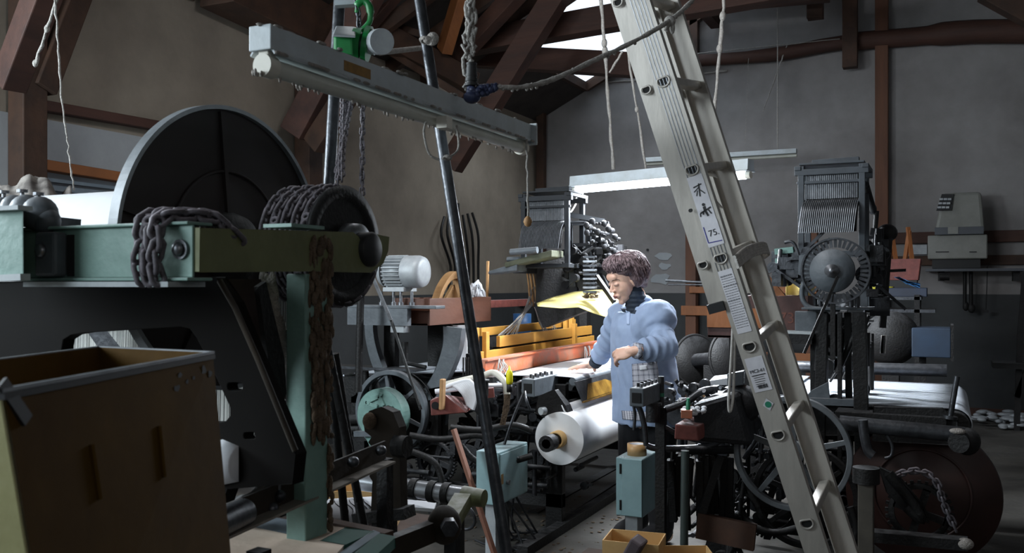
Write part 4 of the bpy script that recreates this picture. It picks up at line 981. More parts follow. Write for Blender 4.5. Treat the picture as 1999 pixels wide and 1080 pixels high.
# cloth and warp sheets
m = MB().grid(lambda u, v: V((XF-.42*u, 4.62+1.75*v, .842+.004*sin(u*5+v*7))), 8, 20); m.build('woven_cloth', white, L1, solid=.003)
m = MB().grid(lambda u, v: V((-2.42-1.0*u, 4.62+1.75*v, .850-.07*u)), 8, 4); m.build('warp_sheet', warpx, L1, solid=.004)
MB().cyl((XF, 4.6, .822), (XF, 6.4, .822), .021, n=20).build('breast_beam', greyblue, L1)
m = MB(); m.hexa([(XF+.075, 4.56, .722), (XF+.075, 6.4, .722), (XF+.069, 6.4, .722), (XF+.069, 4.56, .722), (XF+.03, 4.56, .825), (XF+.03, 6.4, .825), (XF+.024, 6.4, .825), (XF+.024, 4.56, .825)])
tray = m.build('front_tray', dsteel, L1)
am = MB().hexa([(XF+.0775, 4.62, .728), (XF+.0775, 5.3, .728), (XF+.0755, 5.3, .728), (XF+.0755, 4.62, .728), (XF+.045, 4.72, .800), (XF+.045, 5.0, .800), (XF+.043, 5.0, .800), (XF+.043, 4.72, .800)]); am.build('amber_panel', amber, tray)
MB().bar((XF+.076, 4.56, .72), (XF+.076, 6.4, .72), .014, .008).build('tray_lip', amber, tray)
rc = PX(1092, 857, XF+.02)
R0 = .135
rr = MB(); rr.cyl((rc.x, rc.y, rc.z), (rc.x, rc.y+1.75, rc.z), R0, n=72); cr_ = rr.build('cloth_roll', roll_m, L1)
MB().lathe([(0, .045), (-.05, .045), (-.05, .034), (-.004, .034), (-.004, 0)], (rc.x, rc.y+.0, rc.z), (0, 1, 0), 32).build('cardboard_core', card, cr_)
MB().cyl((rc.x, rc.y-.17, rc.z), (rc.x, rc.y, rc.z), .024, n=16).cyl((rc.x, rc.y-.17, rc.z), (rc.x, rc.y-.1, rc.z), .042, n=16).build('spindle', ironb, cr_)
m = MB().grid(lambda u, v: V((rc.x+R0*.9+(XF+.02-rc.x-R0*.9)*v-.02*sin(v*pi), rc.y+.03+1.7*u, rc.z+.03+(.72-rc.z-.03)*v)), 6, 6); m.build('hanging_cloth', roll_m, L1, solid=.002)
MB().cyl((XF-.02, 4.6, .68), (XF-.02, 6.4, .68), .04, n=24).build('take_up_roller', ironb, L1)
# orange lay beam
lay = MB().bb(-2.335, -2.295, 4.47, 6.35, .838, .925).build('lay_beam', orange, L1, bev=.004)
MB().bb(-2.345, -2.28, 4.47, 6.35, .925, .934).build('lay_cap', orange, lay)
MB().bb(-2.36, -2.25, 4.47, 6.35, .80, .838).build('shuttle_race', ironb, lay)
m = MB(); m.cyl(PX(938, 727, -2.29), PX(938, 727, -2.25), .028, n=20); m.build('bearing', greyblue, lay)
# lint wisps tied on the lay beam
m = MB(); rnd = random.Random(7)
for px, py in ((975, 700), (983, 702), (1143, 677), (1150, 675)):
    q = PX(px, py, -2.28)
    for k in range(5): m.tube([q+V((0, rnd.uniform(-.01, .01), 0)), q+V((.012, rnd.uniform(-.05, .05), -.05)), q+V((.016, rnd.uniform(-.07, .07), -.1))], .003, 5)
m.build('yarn_wisps', yarn, lay, kind='stuff')
# yellow heddle frames
for i, (x, y0, y1, z) in enumerate(((-2.44, 4.92, 6.5, 1.004), (-2.44, 4.62, 6.55, .926))):
    h_ = MB().bb(x-.012, x+.012, y0, y1, z-.033, z+.033).build('heddle_rail', yellow, L1, bev=.003)
for (px, y0, y1, xx) in ((949, 648, 712, -2.43), (1116, 615, 690, -2.46), (1105, 620, 660, -2.5), (929, 640, 700, -2.47), (1122, 632, 680, -2.42)):
    a = PX(px, y0, xx); b = PX(px, y1, xx); MB().bb(xx-.014, xx+.014, a.y-.022, a.y+.022, b.z, a.z).build('heddle_post', yellow, L1, bev=.003)
MB().bb(-2.48, -2.47, 4.9, 6.3, .95, .972).build('dark_slat', ironb, L1)
for z in (.86, 1.035): MB().bb(-2.56, -2.54, 4.9, 6.45, z, z+.05).build('heddle_rail', yellow, L1, bev=.003)
n = MB()
for i in range(150): y = 4.9+1.5*i/150; n.bar((-2.5, y, .87), (-2.5, y, 1.03), .0016, .0016)
n.build('heddle_wires', steel, L1, kind='stuff')
# harness cords fan from the head down to the heddles
n = MB(); rnd = random.Random(14)
for tx, ty, spread, n0, bx in ((1041, 590, (968, 1000), 14, 0), (1043, 560, (1000, 1012), 7, 0), (1046, 600, (1060, 1075), 10, 0), (1050, 570, (1085, 1100), 5, 0)):
    for k in range(n0):
        a = PX(tx+rnd.uniform(-3, 4), ty, -2.5); b = PX(rnd.uniform(*spread), 655, -2.48); n.tube([a, a.lerp(b, .5)+V((rnd.uniform(-.01, .01), 0, -.01)), b], .0024, 5)
n.build('harness_cords', yarn, L1, kind='stuff')
n = MB()
for px, r_ in ((1034, .009), (1040, .006), (1028, .006)): n.tube([PX(px, 520, -2.5), PX(px+5, 560, -2.5), PX(px+7, 598, -2.5)], r_, 7)
n.build('harness_tape', ply, L1)
# shedding head
hd = W(1078, 505, 5.75)
hr, P = shed_head((hd.x, hd.y, hd.z-.06), 1.05, L1, headm, headw)
MB().hexa([P(-.2, -.24, .0), P(.1, -.24, .06), P(.1, -.06, .06), P(-.2, -.06, .0), P(-.2, -.24, .03), P(.1, -.24, .10), P(.1, -.06, .10), P(-.2, -.06, .03)]).build('lint_tray', mat('greenish_dust', (80, 82, 64), (54, 56, 44), .9, scale=20), hr, bev=.006)
MB().hexa([P(-.33, -.2, -.04), P(-.12, -.24, -.02), P(-.12, -.1, -.02), P(-.33, -.1, -.04), P(-.33, -.2, -.02), P(-.12, -.24, .03), P(-.12, -.1, .03), P(-.33, -.1, -.02)]).build('side_shoe', greyblue, hr, bev=.008)
m = MB(); m.cyl(P(-.15, -.26, .09), P(.02, -.26, .1), .02, n=12); m.cyl(P(-.2, -.2, .05), P(-.12, -.2, .05), .016, n=10); m.build('dust_roll', greyblue, hr)
# side framework of the head: open rectangle with cascade of levers
xs = hd.x+.33
m = MB()
fr = [W(1115, 437, 5.75), W(1148, 437, 5.75), W(1148, 478, 5.75), W(1115, 478, 5.75)]
for i in range(4): m.bar(fr[i], fr[(i+1) % 4], .02, .016, up=(0, 1, 0))
m.bar(W(1115, 478, 5.75), W(1118, 560, 5.75), .03, .03); m.bar(W(1150, 430, 5.75), W(1150, 560, 5.75), .03, .03); m.bar(W(1090, 415, 5.7), W(1180, 432, 5.7), .02, .03)
m.tube(spl([W(1112, 470, 5.7), W(1112, 440, 5.7), W(1118, 434, 5.7), W(1145, 434, 5.7)], 4), .009, 8)
m.build('head_side_frame', headm, L1)
rnd = random.Random(21)
for row in range(6):
    y0 = 432+14*row; m = MB()
    for k in range(5+row):
        px = 1150+11*k+rnd.uniform(-3, 3); py = y0+7*k*.55+rnd.uniform(-4, 4)
        if px > 1206: continue
        q = W(px, py, 5.75+rnd.uniform(-.1, .1)); m.cyl(q-V((0, .03, 0)), q+V((0, .04, 0)), rnd.uniform(.009, .018), n=12); m.bar(q, q+V((rnd.uniform(-.05, .05), 0, rnd.uniform(-.05, .03))), .012, .022, up=(0, 1, 0))
        if rnd.random() < .4: m.ell(q+V((0, -.04, .01)), (.02, .014, .02), n=8, m=6)
    m.build('lever_row', iron2, L1, kind='stuff')
m = MB()
for i in range(80):
    px = rnd.uniform(1098, 1212); py = rnd.uniform(478, 560); q = W(px, py, 5.8+rnd.uniform(-.15, .15)); k = rnd.random()
    if k < .4: m.cyl(q, q+V((rnd.uniform(-.08, .08), rnd.uniform(-.05, .05), rnd.uniform(-.08, .08))), rnd.uniform(.006, .012), n=7)
    elif k < .7: m.cyl(q-V((0, .02, 0)), q+V((0, .02, 0)), rnd.uniform(.015, .035), n=12)
    else: m.box(q, (rnd.uniform(.02, .06), .03, rnd.uniform(.02, .06)))
m.build('lever_mechanism', iron2, L1, kind='stuff')
m = MB().plate([W(x, y, 5.95) for x, y in ((1050, 505), (1215, 480), (1215, 580), (1060, 640), (1045, 600))], V((0, .1, 0))); m.build('backing_casting', ironb, L1)
for k in range(9):
    q = W(1152, 502+8.5*k, 5.55); MB().bar(q-V((.038, .0, 0)), q+V((.038, 0, 0)), .02, .012, up=(0, 0, 1)).cyl(q-V((.044, 0, 0)), q+V((.044, 0, 0)), .006, n=8).build('pattern_card', steel if k % 2 else dsteel, L1)
MB().bar(W(1165, 540, 5.6), W(1200, 590, 5.4), .02, .03).build('stay', ironb, L1)
# superstructure: girder, posts, platform, arms
MB().bb(-3.04, -2.98, 4.3, 6.6, 1.185, 1.225).build('top_girder', ironb, L1, bev=.004)
MB().bb(-2.985, -2.95, 5.15, 6.5, 1.18, 1.235).build('red_girder', redp, L1, bev=.003)
MB().bb(-3.08, -2.5, 4.28, 4.385, 1.215, 1.232).build('motor_platform', greyblue, L1, bev=.003)
MB().bb(-3.08, -2.68, 4.28, 4.32, 1.12, 1.215).build('platform_bracket', greyblue, L1)
q = PY(790, 610, 4.4); MB().bb(q.x-.03, q.x+.06, 4.3, 4.36, 1.08, 1.22).build('hanger_plate', motorg, L1, bev=.003)
def curved(pts, w_, th, name, m_, Y, par):
    P_ = spl([PY(x, y, Y) for x, y in pts], 5); mb = MB()
    for a, b in zip(P_[:-1], P_[1:]): mb.bar(a, b, th, w_, up=(0, 1, 0) if 0 else (1, 0, 0))
    return mb.build(name, m_, par)
def strip(pts, hw, th, name, m_, Y, par):   # curved flat casting in a Y plane
    P_ = spl([PY(x, y, Y) for x, y in pts], 5); L_ = []; R_ = []
    for i, p in enumerate(P_):
        t = (P_[min(i+1, len(P_)-1)]-P_[max(i-1, 0)]).normalized(); n_ = V((t.z, 0, -t.x)); k = hw if not isinstance(hw, (tuple, list)) else hw[0]+(hw[1]-hw[0])*i/(len(P_)-1)
        L_.append(p+n_*k); R_.append(p-n_*k)
    return MB().plate(L_+R_[::-1], (0, th, 0)).build(name, m_, par, bev=.003)
strip([(722, 598), (721, 650), (732, 700), (755, 760), (772, 835)], (.03, .035), .04, 'curved_arm', greyblue, 4.5, L1)
strip([(884, 640), (880, 680), (862, 730), (838, 768)], (.06, .04), .05, 'curved_arm', greyblue, 4.5, L1)
MB().hexa([PY(820, 782, 4.5), PY(884, 782, 4.5), PY(884, 782, 4.62), PY(820, 782, 4.62), PY(838, 758, 4.5), PY(876, 752, 4.5), PY(876, 752, 4.62), PY(838, 758, 4.62)]).build('arm_foot', greyblue, L1, bev=.003)
sp_ = MB().plate([PY(x, y, 4.52) for x, y in ((700, 772), (856, 780), (856, 860), (700, 860))], (0, .03, 0), [[PY(x+6*cos(k*pi/3), y+10*sin(k*pi/3), 4.52) for k in range(6)] for x, y in ((838, 800), (838, 832))]).build('side_plate', ironb, L1, bev=.003)
MB().bb(-3.35, -2.75, 4.48, 4.6, .845, .86).build('side_ledge', dsteel, L1)
q = PY(791, 668, 4.48); m = MB().cyl(q-V((0, 0, .12)), q, .02, n=14).cyl(q-V((.0, 0, .12)), q-V((-.14, 0, .14)), .012, n=8); m.build('oil_cup', ironb, L1)
for x0, y0, x1, y1, r_ in ((742, 690, 748, 780, .012), (700, 768, 880, 782, .012), (714, 725, 716, 830, .02), (806, 735, 812, 790, .012), (640, 820, 720, 818, .03), (640, 840, 718, 838, .02)):
    MB().cyl(PY(x0, y0, 4.56), PY(x1, y1, 4.56), r_, n=12).build('stay_rod', ironb, L1)
# steel link rods in front of the motor
MB().bar(W(724, 532, 4.9), W(764, 625, 4.9), .03, .016).build('belt_rod', steel, L1)
MB().bar(W(764, 625, 4.9), W(822, 800, 4.85), .014, .012).build('thin_rod', ironb, L1)
MB().cyl(W(705, 560, 5.0), W(700, 765, 5.0), .02, n=14).build('upright_rod', ironb, L1)
# motor
mc = W(787, 531, 5.15)
mr = .092
mo = MB().lathe([(-.1, 0), (-.1, mr*.82), (.03, mr*.82), (.03, 0)], mc, (1, 0, 0), 36).build('electric_motor', motorg, L1, label='light grey finned motor')
for k in range(26):
    a = 2*pi*k/26; d = V((0, cos(a), sin(a))); MB().bar(mc+V((-.09, 0, 0))+d*mr*.92, mc+V((.03, 0, 0))+d*mr*.92, .0045, .02, up=d).build('fin', motorg, mo)
MB().lathe([(.03, mr*1.0), (.11, mr*1.0), (.135, mr*.9), (.142, mr*.6), (.142, 0)], mc, (1, 0, 0), 36).build('fan_cover', motorg, mo)
MB().lathe([(-.1, mr*1.0), (-.13, mr*.85), (-.15, mr*.4), (-.15, 0)], mc, (1, 0, 0), 36).build('end_shield', motorg, mo)
MB().bb(mc.x-.09, mc.x+.05, mc.y-.07, mc.y+.07, mc.z-mr-.02, mc.z-mr+.005).build('foot_plate', motorg, mo, bev=.003)
for x in (-.13, -.03, .03, .12):
    MB().cyl((mc.x+x*.8, mc.y-.06, 1.232), (mc.x+x*.8, mc.y-.06, mc.z-mr-.018), .009, n=8).cyl((mc.x+x*.8, mc.y-.06, 1.232), (mc.x+x*.8, mc.y-.06, 1.25), .016, n=6).build('mounting_bolt', steel, mo)
# wheels and teal guard
c1 = PY(765, 803, 4.42); wheel(c1, .236, (0, 1, 0), L1, 'drive_wheel', greyblue, 6, rim=.026, w=.045)
c2 = PY(812, 803, 4.66); wheel(c2, .22, (0, 1, 0), L1, 'belt_pulley', greyblue, 6, rim=.02)
m = MB().ring(c1+V((0, .045, 0)), (0, 1, 0), .225, .004, 64, 6).ring(c1+V((.02, .06, 0)), (0, 1, 0), .225, .004, 64, 6); m.build('belt', ironb, L1)
gc = PY(742, 812, 4.28)
pts = []
for k in range(30):
    a = radians(200-260*k/29); pts.append(gc+V((.152*cos(a), 0, .152*sin(a))))
pts += [gc+V((-.0, 0, -.22)), gc+V((-.05, 0, -.2))]
tg = MB().plate(pts, (0, .075, 0)).build('teal_guard', teal, L1, bev=.006)
m = MB()
for dx, dz in ((-.07, .07), (.01, .12), (.08, .05), (-.02, .055), (-.1, -.02)): m.cyl(gc+V((dx, -.014, dz)), gc+V((dx, .01, dz)), .012, n=6)
m.build('bolt', teal, tg)
m = MB(); m.bar(gc+V((-.09, -.006, .07)), gc+V((0, -.006, .11)), .02, .012, up=(0, 1, 0)); m.bar(gc+V((-.09, -.006, .07)), gc+V((-.01, -.006, .05)), .02, .012, up=(0, 1, 0)); m.bar(gc+V((.0, -.006, .11)), gc+V((.03, -.006, .06)), .02, .012, up=(0, 1, 0)); m.build('handle_bracket', teal, tg)
MB().bar(gc+V((-.16, -.01, -.11)), gc+V((-.04, -.01, -.1)), .03, .03).build('arm', greyblue, tg)
# shuttle box end with dusty red cover and cotton waste
b0 = W(878, 800, 4.75)
rb = MB().hexa([W(842, 812, 4.7), W(912, 806, 4.7), W(920, 800, 4.95), W(850, 805, 4.95), W(840, 782, 4.7), W(868, 770, 4.7), W(920, 778, 4.95), W(850, 775, 4.95)]).build('red_shuttle_box', redp, L1, bev=.005)
MB().cyl(W(850, 792, 4.69), W(850, 792, 4.72), .02, n=12).build('bore', hole_m, rb)
MB().bar(W(863, 800, 4.68), W(865, 740, 4.68), .035, .02).build('picking_stick', ply, L1, bev=.004)
m = MB(); rnd = random.Random(31)
for i in range(9): m.tube(spl([W(870+i*2, 757-i*.8, 4.78), W(885+i*4, 752-i, 4.78), W(905+i*3, 768+i*.5, 4.76), W(915+i, 792+i, 4.75)], 4), .012, 8)
m.build('cotton_waste', white, L1, kind='stuff')
MB().tube(spl([W(868, 752, 4.9), W(900, 744, 4.85), W(940, 735, 4.85), W(965, 728, 4.85), W(985, 745, 4.8), W(990, 770, 4.8)], 5), .018, 10).build('wrapped_pipe', plastw, L1)
MB().tube(spl([W(850, 765, 4.9), W(920, 756, 4.9), W(990, 752, 4.95)], 5), .014, 8).build('wrapped_pipe', white, L1)
q = W(943, 758, 4.75); MB().lathe([(-.04, .03), (.03, .03), (.035, .035), (.045, .035), (.05, .0)], q, (0, 0, 1), 20).build('spring_cap', ironb, L1)
MB().bar(W(905, 772, 4.85), W(965, 766, 4.85), .04, .05).build('red_bar', redp, L1)
m = guts(-2.45, -1.95, 4.42, 4.9, .62, .82, 60, 41, .45); m.build('picking_linkage', dsteel, L1, kind='stuff')
m = guts(-3.2, -1.95, 4.5, 5.3, .12, .72, 120, 42, .5); m.build('lower_linkage', iron, L1, kind='stuff')
m = guts(-2.3, -1.9, 4.35, 4.7, .15, .6, 30, 43, .5); m.build('side_linkage', iron, L1, kind='stuff')
# main side frames, cross beams
for y in (4.62, 6.45):
    s_ = MB(); s_.bb(-3.35, -1.88, y, y+.05, .62, .80); s_.bb(-3.3, -3.2, y, y+.05, 0, .7); s_.bb(-2.0, -1.9, y, y+.05, 0, .7); s_.bb(-2.75, -2.65, y, y+.05, 0, .7); s_.bb(-3.3, -1.9, y, y+.05, .12, .2); s_.bb(-3.06, -2.98, y, y+.05, .7, 1.2); s_.bb(-2.5, -2.44, y, y+.05, .7, .95)
    s_.build('side_frame', ironb, L1, bev=.004)
MB().bb(-2.5, -2.44, 6.42, 6.5, .8, 1.5).build('head_post', ironb, L1); MB().bb(-2.52, -2.42, 5.3, 6.5, 1.42, 1.5).build('head_beam', ironb, L1)
for (x, z, r_) in ((-2.05, .3, .03), (-2.6, .35, .04), (-3.1, .3, .035), (-3.25, .72, .05)): MB().cyl((x, 4.55, z), (x, 6.5, z), r_, n=16).build('cross_shaft', ironb, L1)
gear(PY(852, 900, 4.55), .12, (0, 1, 0), L1, 'gear', iron, 40); gear(PY(930, 880, 4.58), .09, (0, 1, 0), L1, 'gear', iron, 30)
for pts in (((800, 850), (860, 858), (930, 850), (960, 860)), ((880, 835), (940, 840), (1000, 830), (1040, 842)), ((800, 880), (850, 905), (865, 960), (850, 1010)), ((900, 870), (930, 900), (980, 905), (1040, 890))):
    MB().tube(spl([W(x, y, 4.65) for x, y in pts], 5), .017, 8).build('cast_rib', ironb, L1)
MB().bb(-1.93, -1.87, 4.1, 6.5, .0, .05).build('base_rail', ironb, L1)
# take-up boxes at the near end of the breast beam
MB().plate([W(x, y, 4.75) for x, y in ((1052, 775), (1082, 762), (1105, 792), (1112, 812), (1070, 818), (1045, 806))], V((0, .06, 0))).build('end_casting', ironb, L1, bev=.004)
MB().cyl(W(1056, 803, 4.7), W(1064, 802, 4.72), .02, n=16).build('shaft_tip', motorg, L1)
cbx = PX(1034, 756, -1.98); cbx.z += 0; cbL = control_box((cbx.x, cbx.y-.02, cbx.z), L1, 1.25)
for (a, b) in (((1022, 768), (985, 868)), ((1025, 765), (1035, 800))): MB().tube(spl([W(a[0], a[1], 4.5), W((a[0]+b[0])/2-2, (a[1]+b[1])/2, 4.45), W(b[0], b[1], 4.45)], 4), .007, 8).build('cable', dsteel, L1)
m = MB(); rnd = random.Random(3)
for i in range(30): m.tube([W(985+rnd.uniform(0, 12), 770, 4.5), W(982+rnd.uniform(0, 12), 800, 4.5), W(980+rnd.uniform(-4, 6), 830, 4.5)], .003, 5)
m.build('yarn_tuft', fluff, L1, kind='stuff')
bt = W(995, 750, 4.5)
yo = thing('yellow_bottle', 'small bright yellow bottle standing on the left loom beside the grey control box', 'bottle', bt)
MB().lathe([(0, 0), (0, .015), (.012, .017), (.05, .017), (.066, .012), (.07, .006), (.09, .003), (.09, 0)], bt, (0, 0, 1), 20).build('body', yplast, yo)
MB().lathe([(-.04, 0), (-.04, .014), (0, .014), (0, 0)], bt, (0, 0, 1), 20).build('holder', ironb, yo)
st_ = W(886, 838, 4.45); e = W(934, 985, 4.4); d_ = e-st_; e = st_+d_*(st_.z/(-d_.z)) if d_.z < 0 else e
one('wooden_stick', MB().bar(st_, e, .034, .016), ply if 0 else mat('reddish_stick', (128, 84, 64), (96, 60, 46), .7), 'reddish wooden stick leaning left of the first blue-grey cabinet', 'stick')
# hanging white yarn at the loom's side
m = MB(); rnd = random.Random(10)
for i in range(60): px = 884+26*i/60+rnd.uniform(-2, 2); m.tube([W(px, 635, 5.4), W(px+rnd.uniform(-3, 3), 680, 5.4), W(px+rnd.uniform(-2, 2), 718+rnd.uniform(-8, 6), 5.4)], .0035, 5)
m.build('yarn_hank', white, L1, kind='stuff')
m = MB()
for k in range(5): m.bar(W(905+5*k, 698, 5.1), W(905+5*k, 742, 5.1), .008, .006)
m.build('drop_wires', ironb, L1)
# crate on the left loom with wooden hoop, sticks and cotton
cp0, cp1 = PX(836, 640, -2.62), PX(958, 640, -2.62)
ct, cn, cdv = crate((-2.62, 4.40, 0), (-2.62, 5.16, 0), 1.118, .152, .24, cratem, 'brown wooden crate with wooden hoop and cotton on the left loom')
one('crate_support', MB().bb(-2.8, -2.64, 4.7, 4.86, .86, 1.116), ironb, 'black iron bracket under the brown crate', 'bracket')
m = MB(); c0 = V((-2.74, 4.62, 1.19))
ho = [PX(*q, -2.72) for q in ((856, 588), (866, 560), (880, 538), (892, 530), (902, 532), (904, 545), (903, 588))]
mm_ = MB(); P_ = spl(ho, 4)
for a, b in zip(P_[:-1], P_[1:]): mm_.bar(a, b, .02, .09, up=(1, 0, 0))
one('wooden_hoop', MB().plate(P_+[p.lerp((ho[0]+ho[-1])/2, .25) for p in P_[::-1]], (-.05, 0, 0)), ply, 'bent plywood hoop standing in the brown crate', 'hoop')
one('plywood_panel', MB().plate([PX(*q, -2.76) for q in ((868, 588), (886, 556), (900, 556), (902, 588))], (-.02, 0, 0)), ply, 'tan plywood piece inside the hoop in the brown crate', 'panel')
m = MB(); rnd = random.Random(12)
for i in range(14):
    q = PX(rnd.uniform(918, 945), rnd.uniform(556, 582), -2.72); m.lathe([(-.04, .006), (0, .016), (.04, .005)], q, (rnd.uniform(-1, 1), rnd.uniform(-.5, .5), 1), 10)
one('cotton_bobbins', m, white, 'heap of white cotton bobbins in the brown crate', 'bobbins', kind='stuff')
one('wooden_stick', MB().bar(PX(951, 600, -2.72), PX(953, 510, -2.70), .018, .012), ply, 'thin tan stick standing up in the right end of the brown crate', 'stick')
# yellow paper over the loom
def yf(u, v):
    top = [(1048, 592), (1080, 580), (1120, 570), (1165, 566), (1200, 566), (1230, 585)]; bot = [(1050, 598), (1095, 602), (1130, 600), (1160, 612), (1200, 624), (1235, 628)]
    def ev(a, t): i = min(int(t*5), 4); f = t*5-i; return (a[i][0]*(1-f)+a[i+1][0]*f, a[i][1]*(1-f)+a[i+1][1]*f)
    a, b = ev(top, u), ev(bot, u); x = a[0]*(1-v)+b[0]*v; y = a[1]*(1-v)+b[1]*v
    return W(x, y, 5.75-.25*v+.04*sin(u*7))
one('yellow_paper_sheet', MB().grid(yf, 30, 8), papery, 'curling pale yellow sheet lying over the loom behind the woman', 'sheet', solid=.002)
m = MB(); rnd = random.Random(1)
for i in range(50): q = W(rnd.uniform(1140, 1170), rnd.uniform(570, 582), 5.6); m.ell(q, (rnd.uniform(.006, .02), .004, .004), n=6, m=4)
one('dark_lint', m, fluff, 'dark lint fallen on the yellow sheet under the card chain', 'lint', kind='stuff')
one('blue_container', MB().lathe([(0, 0), (0, .06), (.2, .065), (.2, 0)], W(1020, 668, 6.4), (0, 0, 1), 20), bluep, 'blue container seen behind the harness cords', 'container')
# ---------------------------------------------------------------- cabinets
ca = PX(974, 884, -1.98); elec_cabinet(ca, 'blue-grey control cabinet with lock and knobs before the left loom')
m = MB(); rnd = random.Random(5)
for i in range(9):
    q = ca+V((rnd.uniform(-.1, 0), rnd.uniform(.1, .3), -.25)); e = q+V((rnd.uniform(-.1, .1), rnd.uniform(0, .2), 0)); e.z = .02
    m.tube(spl([q, q.lerp(e, .5)+V((rnd.uniform(-.08, .08), rnd.uniform(-.05, .05), -.1)), e, e+V((rnd.uniform(-.1, .1), .05, 0))], 5), .006, 6)
m.ring(W(905, 1010, 4.2), (0, 1, .2), .06, .008, 30, 6)
one('cable_tangle', m, dsteel, 'tangle of grey cables below the locked cabinet at the left loom', 'cables', kind='stuff')
cb2 = PX(1255, 897, -1.22); elec_cabinet(cb2, 'blue-grey cabinet with a hinged door carrying the tape roll', False)
tp = PZ(1240, 893, cb2.z); tp.x = cb2.x-.055; tp.y = cb2.y+.09; tp.z = cb2.z
tr = thing('tape_roll', 'roll of brown packing tape lying on the hinged blue-grey cabinet', 'tape', tp)
MB().lathe([(0, .034), (0, .044), (.052, .044), (.052, .034), (0, .034)], tp, (0, 0, 1), 40).build('tape', mat('brown_tape', (190, 152, 104), (176, 138, 92), .4), tr)
MB().lathe([(.001, .0305), (.001, .034), (.051, .034), (.051, .0305), (.001, .0305)], tp, (0, 0, 1), 40).build('core', white, tr)
wheelm = mat('grey_wheel_paint', (98, 102, 106), (64, 67, 70), .55, .1, scale=10, dust=.4)
# ================================================================ the right loom
L2 = thing('power_loom', 'dark power loom with large spoked wheel behind the ladder at right', 'loom', (-.5, 4.9, 0))
c1 = PY(1547, 885, 3.92); wheel(c1, .238, (0, 1, 0), L2, 'drive_wheel', wheelm, 5, rim=.022, w=.04)
c2 = PY(1572, 970, 4.35); wheel(c2, .235, (0, 1, 0), L2, 'lower_wheel', ironb, 6, rim=.026, w=.04)
gear(PY(1500, 985, 4.5), .15, (0, 1, 0), L2, 'gear', ironb, 50)
MB().cyl(c1, c1+V((0, 1.3, 0)), .022, n=16).build('main_shaft', ironb, L2)
# sheet of warp, back roller, flange
m = MB().grid(lambda u, v: V((-.95+.98*u, 4.48+1.05*v, .80)), 8, 10); m.build('warp_sheet', warpx, L2, solid=.004)
def wrap(u, v):
    y = 4.48+1.05*v
    if u < .5: a = pi/2*(u/.5); return V((.03+.07*sin(a), y, .73+.07*cos(a)))
    t = (u-.5)/.5; return V((.10-.03*t, y, .73-.2*t))
MB().grid(wrap, 14, 10).build('warp_wrap', warpx, L2, solid=.004)
m = MB()
for i in range(24):
    y = 4.48+1.05*i/23; m.bar((-.9, y, .804), (.03, y, .804), .002, .001)
m.build('warp_stripe', motorg, L2, kind='stuff')
MB().cyl((-.98, 5.6, .86), (-.0, 5.6, .87), .035, n=16).build('back_rail', dsteel, L2)
MB().cyl((.03, 4.4, .73), (.03, 5.6, .73), .062, n=24).build('back_roller', ironb, L2)
q = PY(1800, 965, 4.35); fz = MB().lathe([(0, 0), (0, .31), (.02, .315), (.02, 0)], q, (0, 1, 0), 72).build('warp_flange', diskr, L2)
MB().lathe([(0, .20), (-.004, .20), (-.004, .19), (0, .19)], q, (0, 1, 0), 60).build('flange_bead', diskr, fz)
MB().cyl(q+V((0, .03, 0)), q+V((0, 1.15, 0)), .17, n=40).build('warp_beam', white, fz)
g_ = gear(PY(1795, 1000, 4.15), .12, (0, 1, 0), L2, 'chain_sprocket', ironb, 28, .02)
ch = [PY(x, y, 4.12) for x, y in ((1748, 930), (1765, 923), (1790, 920), (1815, 928), (1832, 948), (1840, 975), (1850, 1000), (1862, 1025), (1868, 1040))]
chain(spl(ch, 5), lk2, .026, L2)
MB().tube(spl([PY(x, y, 4.1) for x, y in ((1735, 925), (1780, 980), (1800, 1015), (1770, 990))], 4), .022, 8).build('curved_lever', ironb, L2)
MB().plate([PY(x, y, 4.1) for x, y in ((1718, 915), (1752, 930), (1800, 985), (1812, 1020), (1775, 1005), (1730, 960))], (0, .03, 0)).build('lever_plate', ironb, L2, bev=.004)
# long dark bars
MB().cyl(PY(1640, 826, 4.0), PY(1885, 850, 4.0), .032, n=16).build('side_bar', dsteel, L2)
m = MB(); q = PY(1888, 862, 4.0); m.ell(q, (.05, .05, .055)); m.cyl(q-V((.03, .05, .0)), q+V((0, .05, 0)), .04, n=16); m.build('bar_end', ironb, L2)
MB().ell(PY(1870, 842, 3.95), (.03, .02, .012)).build('lint_cap', lint, L2)
MB().cyl(PY(1856, 812, 4.3), PY(1869, 735, 4.3), .012, n=10).cyl(PY(1856, 812, 4.3), PY(1855, 818, 4.3), .03, n=12).build('upright_rod', dsteel, L2)
MB().bb(-.45, .0, 4.28, 4.42, .745, .785).build('side_beam', ironb, L2, bev=.004)
MB().plate([PY(x, y, 4.3) for x, y in ((1705, 795), (1840, 800), (1870, 822), (1870, 870), (1705, 860))], (0, .04, 0)).build('side_casting', ironb, L2, bev=.004)
MB().bb(-.25, -.13, 4.2, 4.26, .71, .74).build('white_label_plate', motorg, L2)
MB().bar(PY(1700, 1045, 3.9), PY(1890, 1062, 3.9), .04, .07, up=(0, 1, 0)).build('floor_bar', ironb, L2)
m = MB(); m.ell(PY(1885, 1062, 3.88), (.03, .03, .022)); m.build('bar_knuckle', lint, L2)
MB().bb(PY(1690, 900, 3.75).x-.028, PY(1690, 900, 3.75).x+.028, 3.75, 3.81, 0, .60).build('front_post', mat('drab_post', (78, 74, 66), (54, 50, 44), .6, scale=12, dust=.4), L2, bev=.003)
q = PY(1690, 900, 3.75); MB().cyl((q.x, 3.78, .58), (q.x, 3.78, .64), .05, n=16).build('post_collar', ironb, L2)
MB().tube(spl([PY(x, y, 3.76) for x, y in ((1685, 820), (1688, 850), (1695, 880), (1705, 890))], 4), .018, 8).build('bent_bar', dsteel, L2)
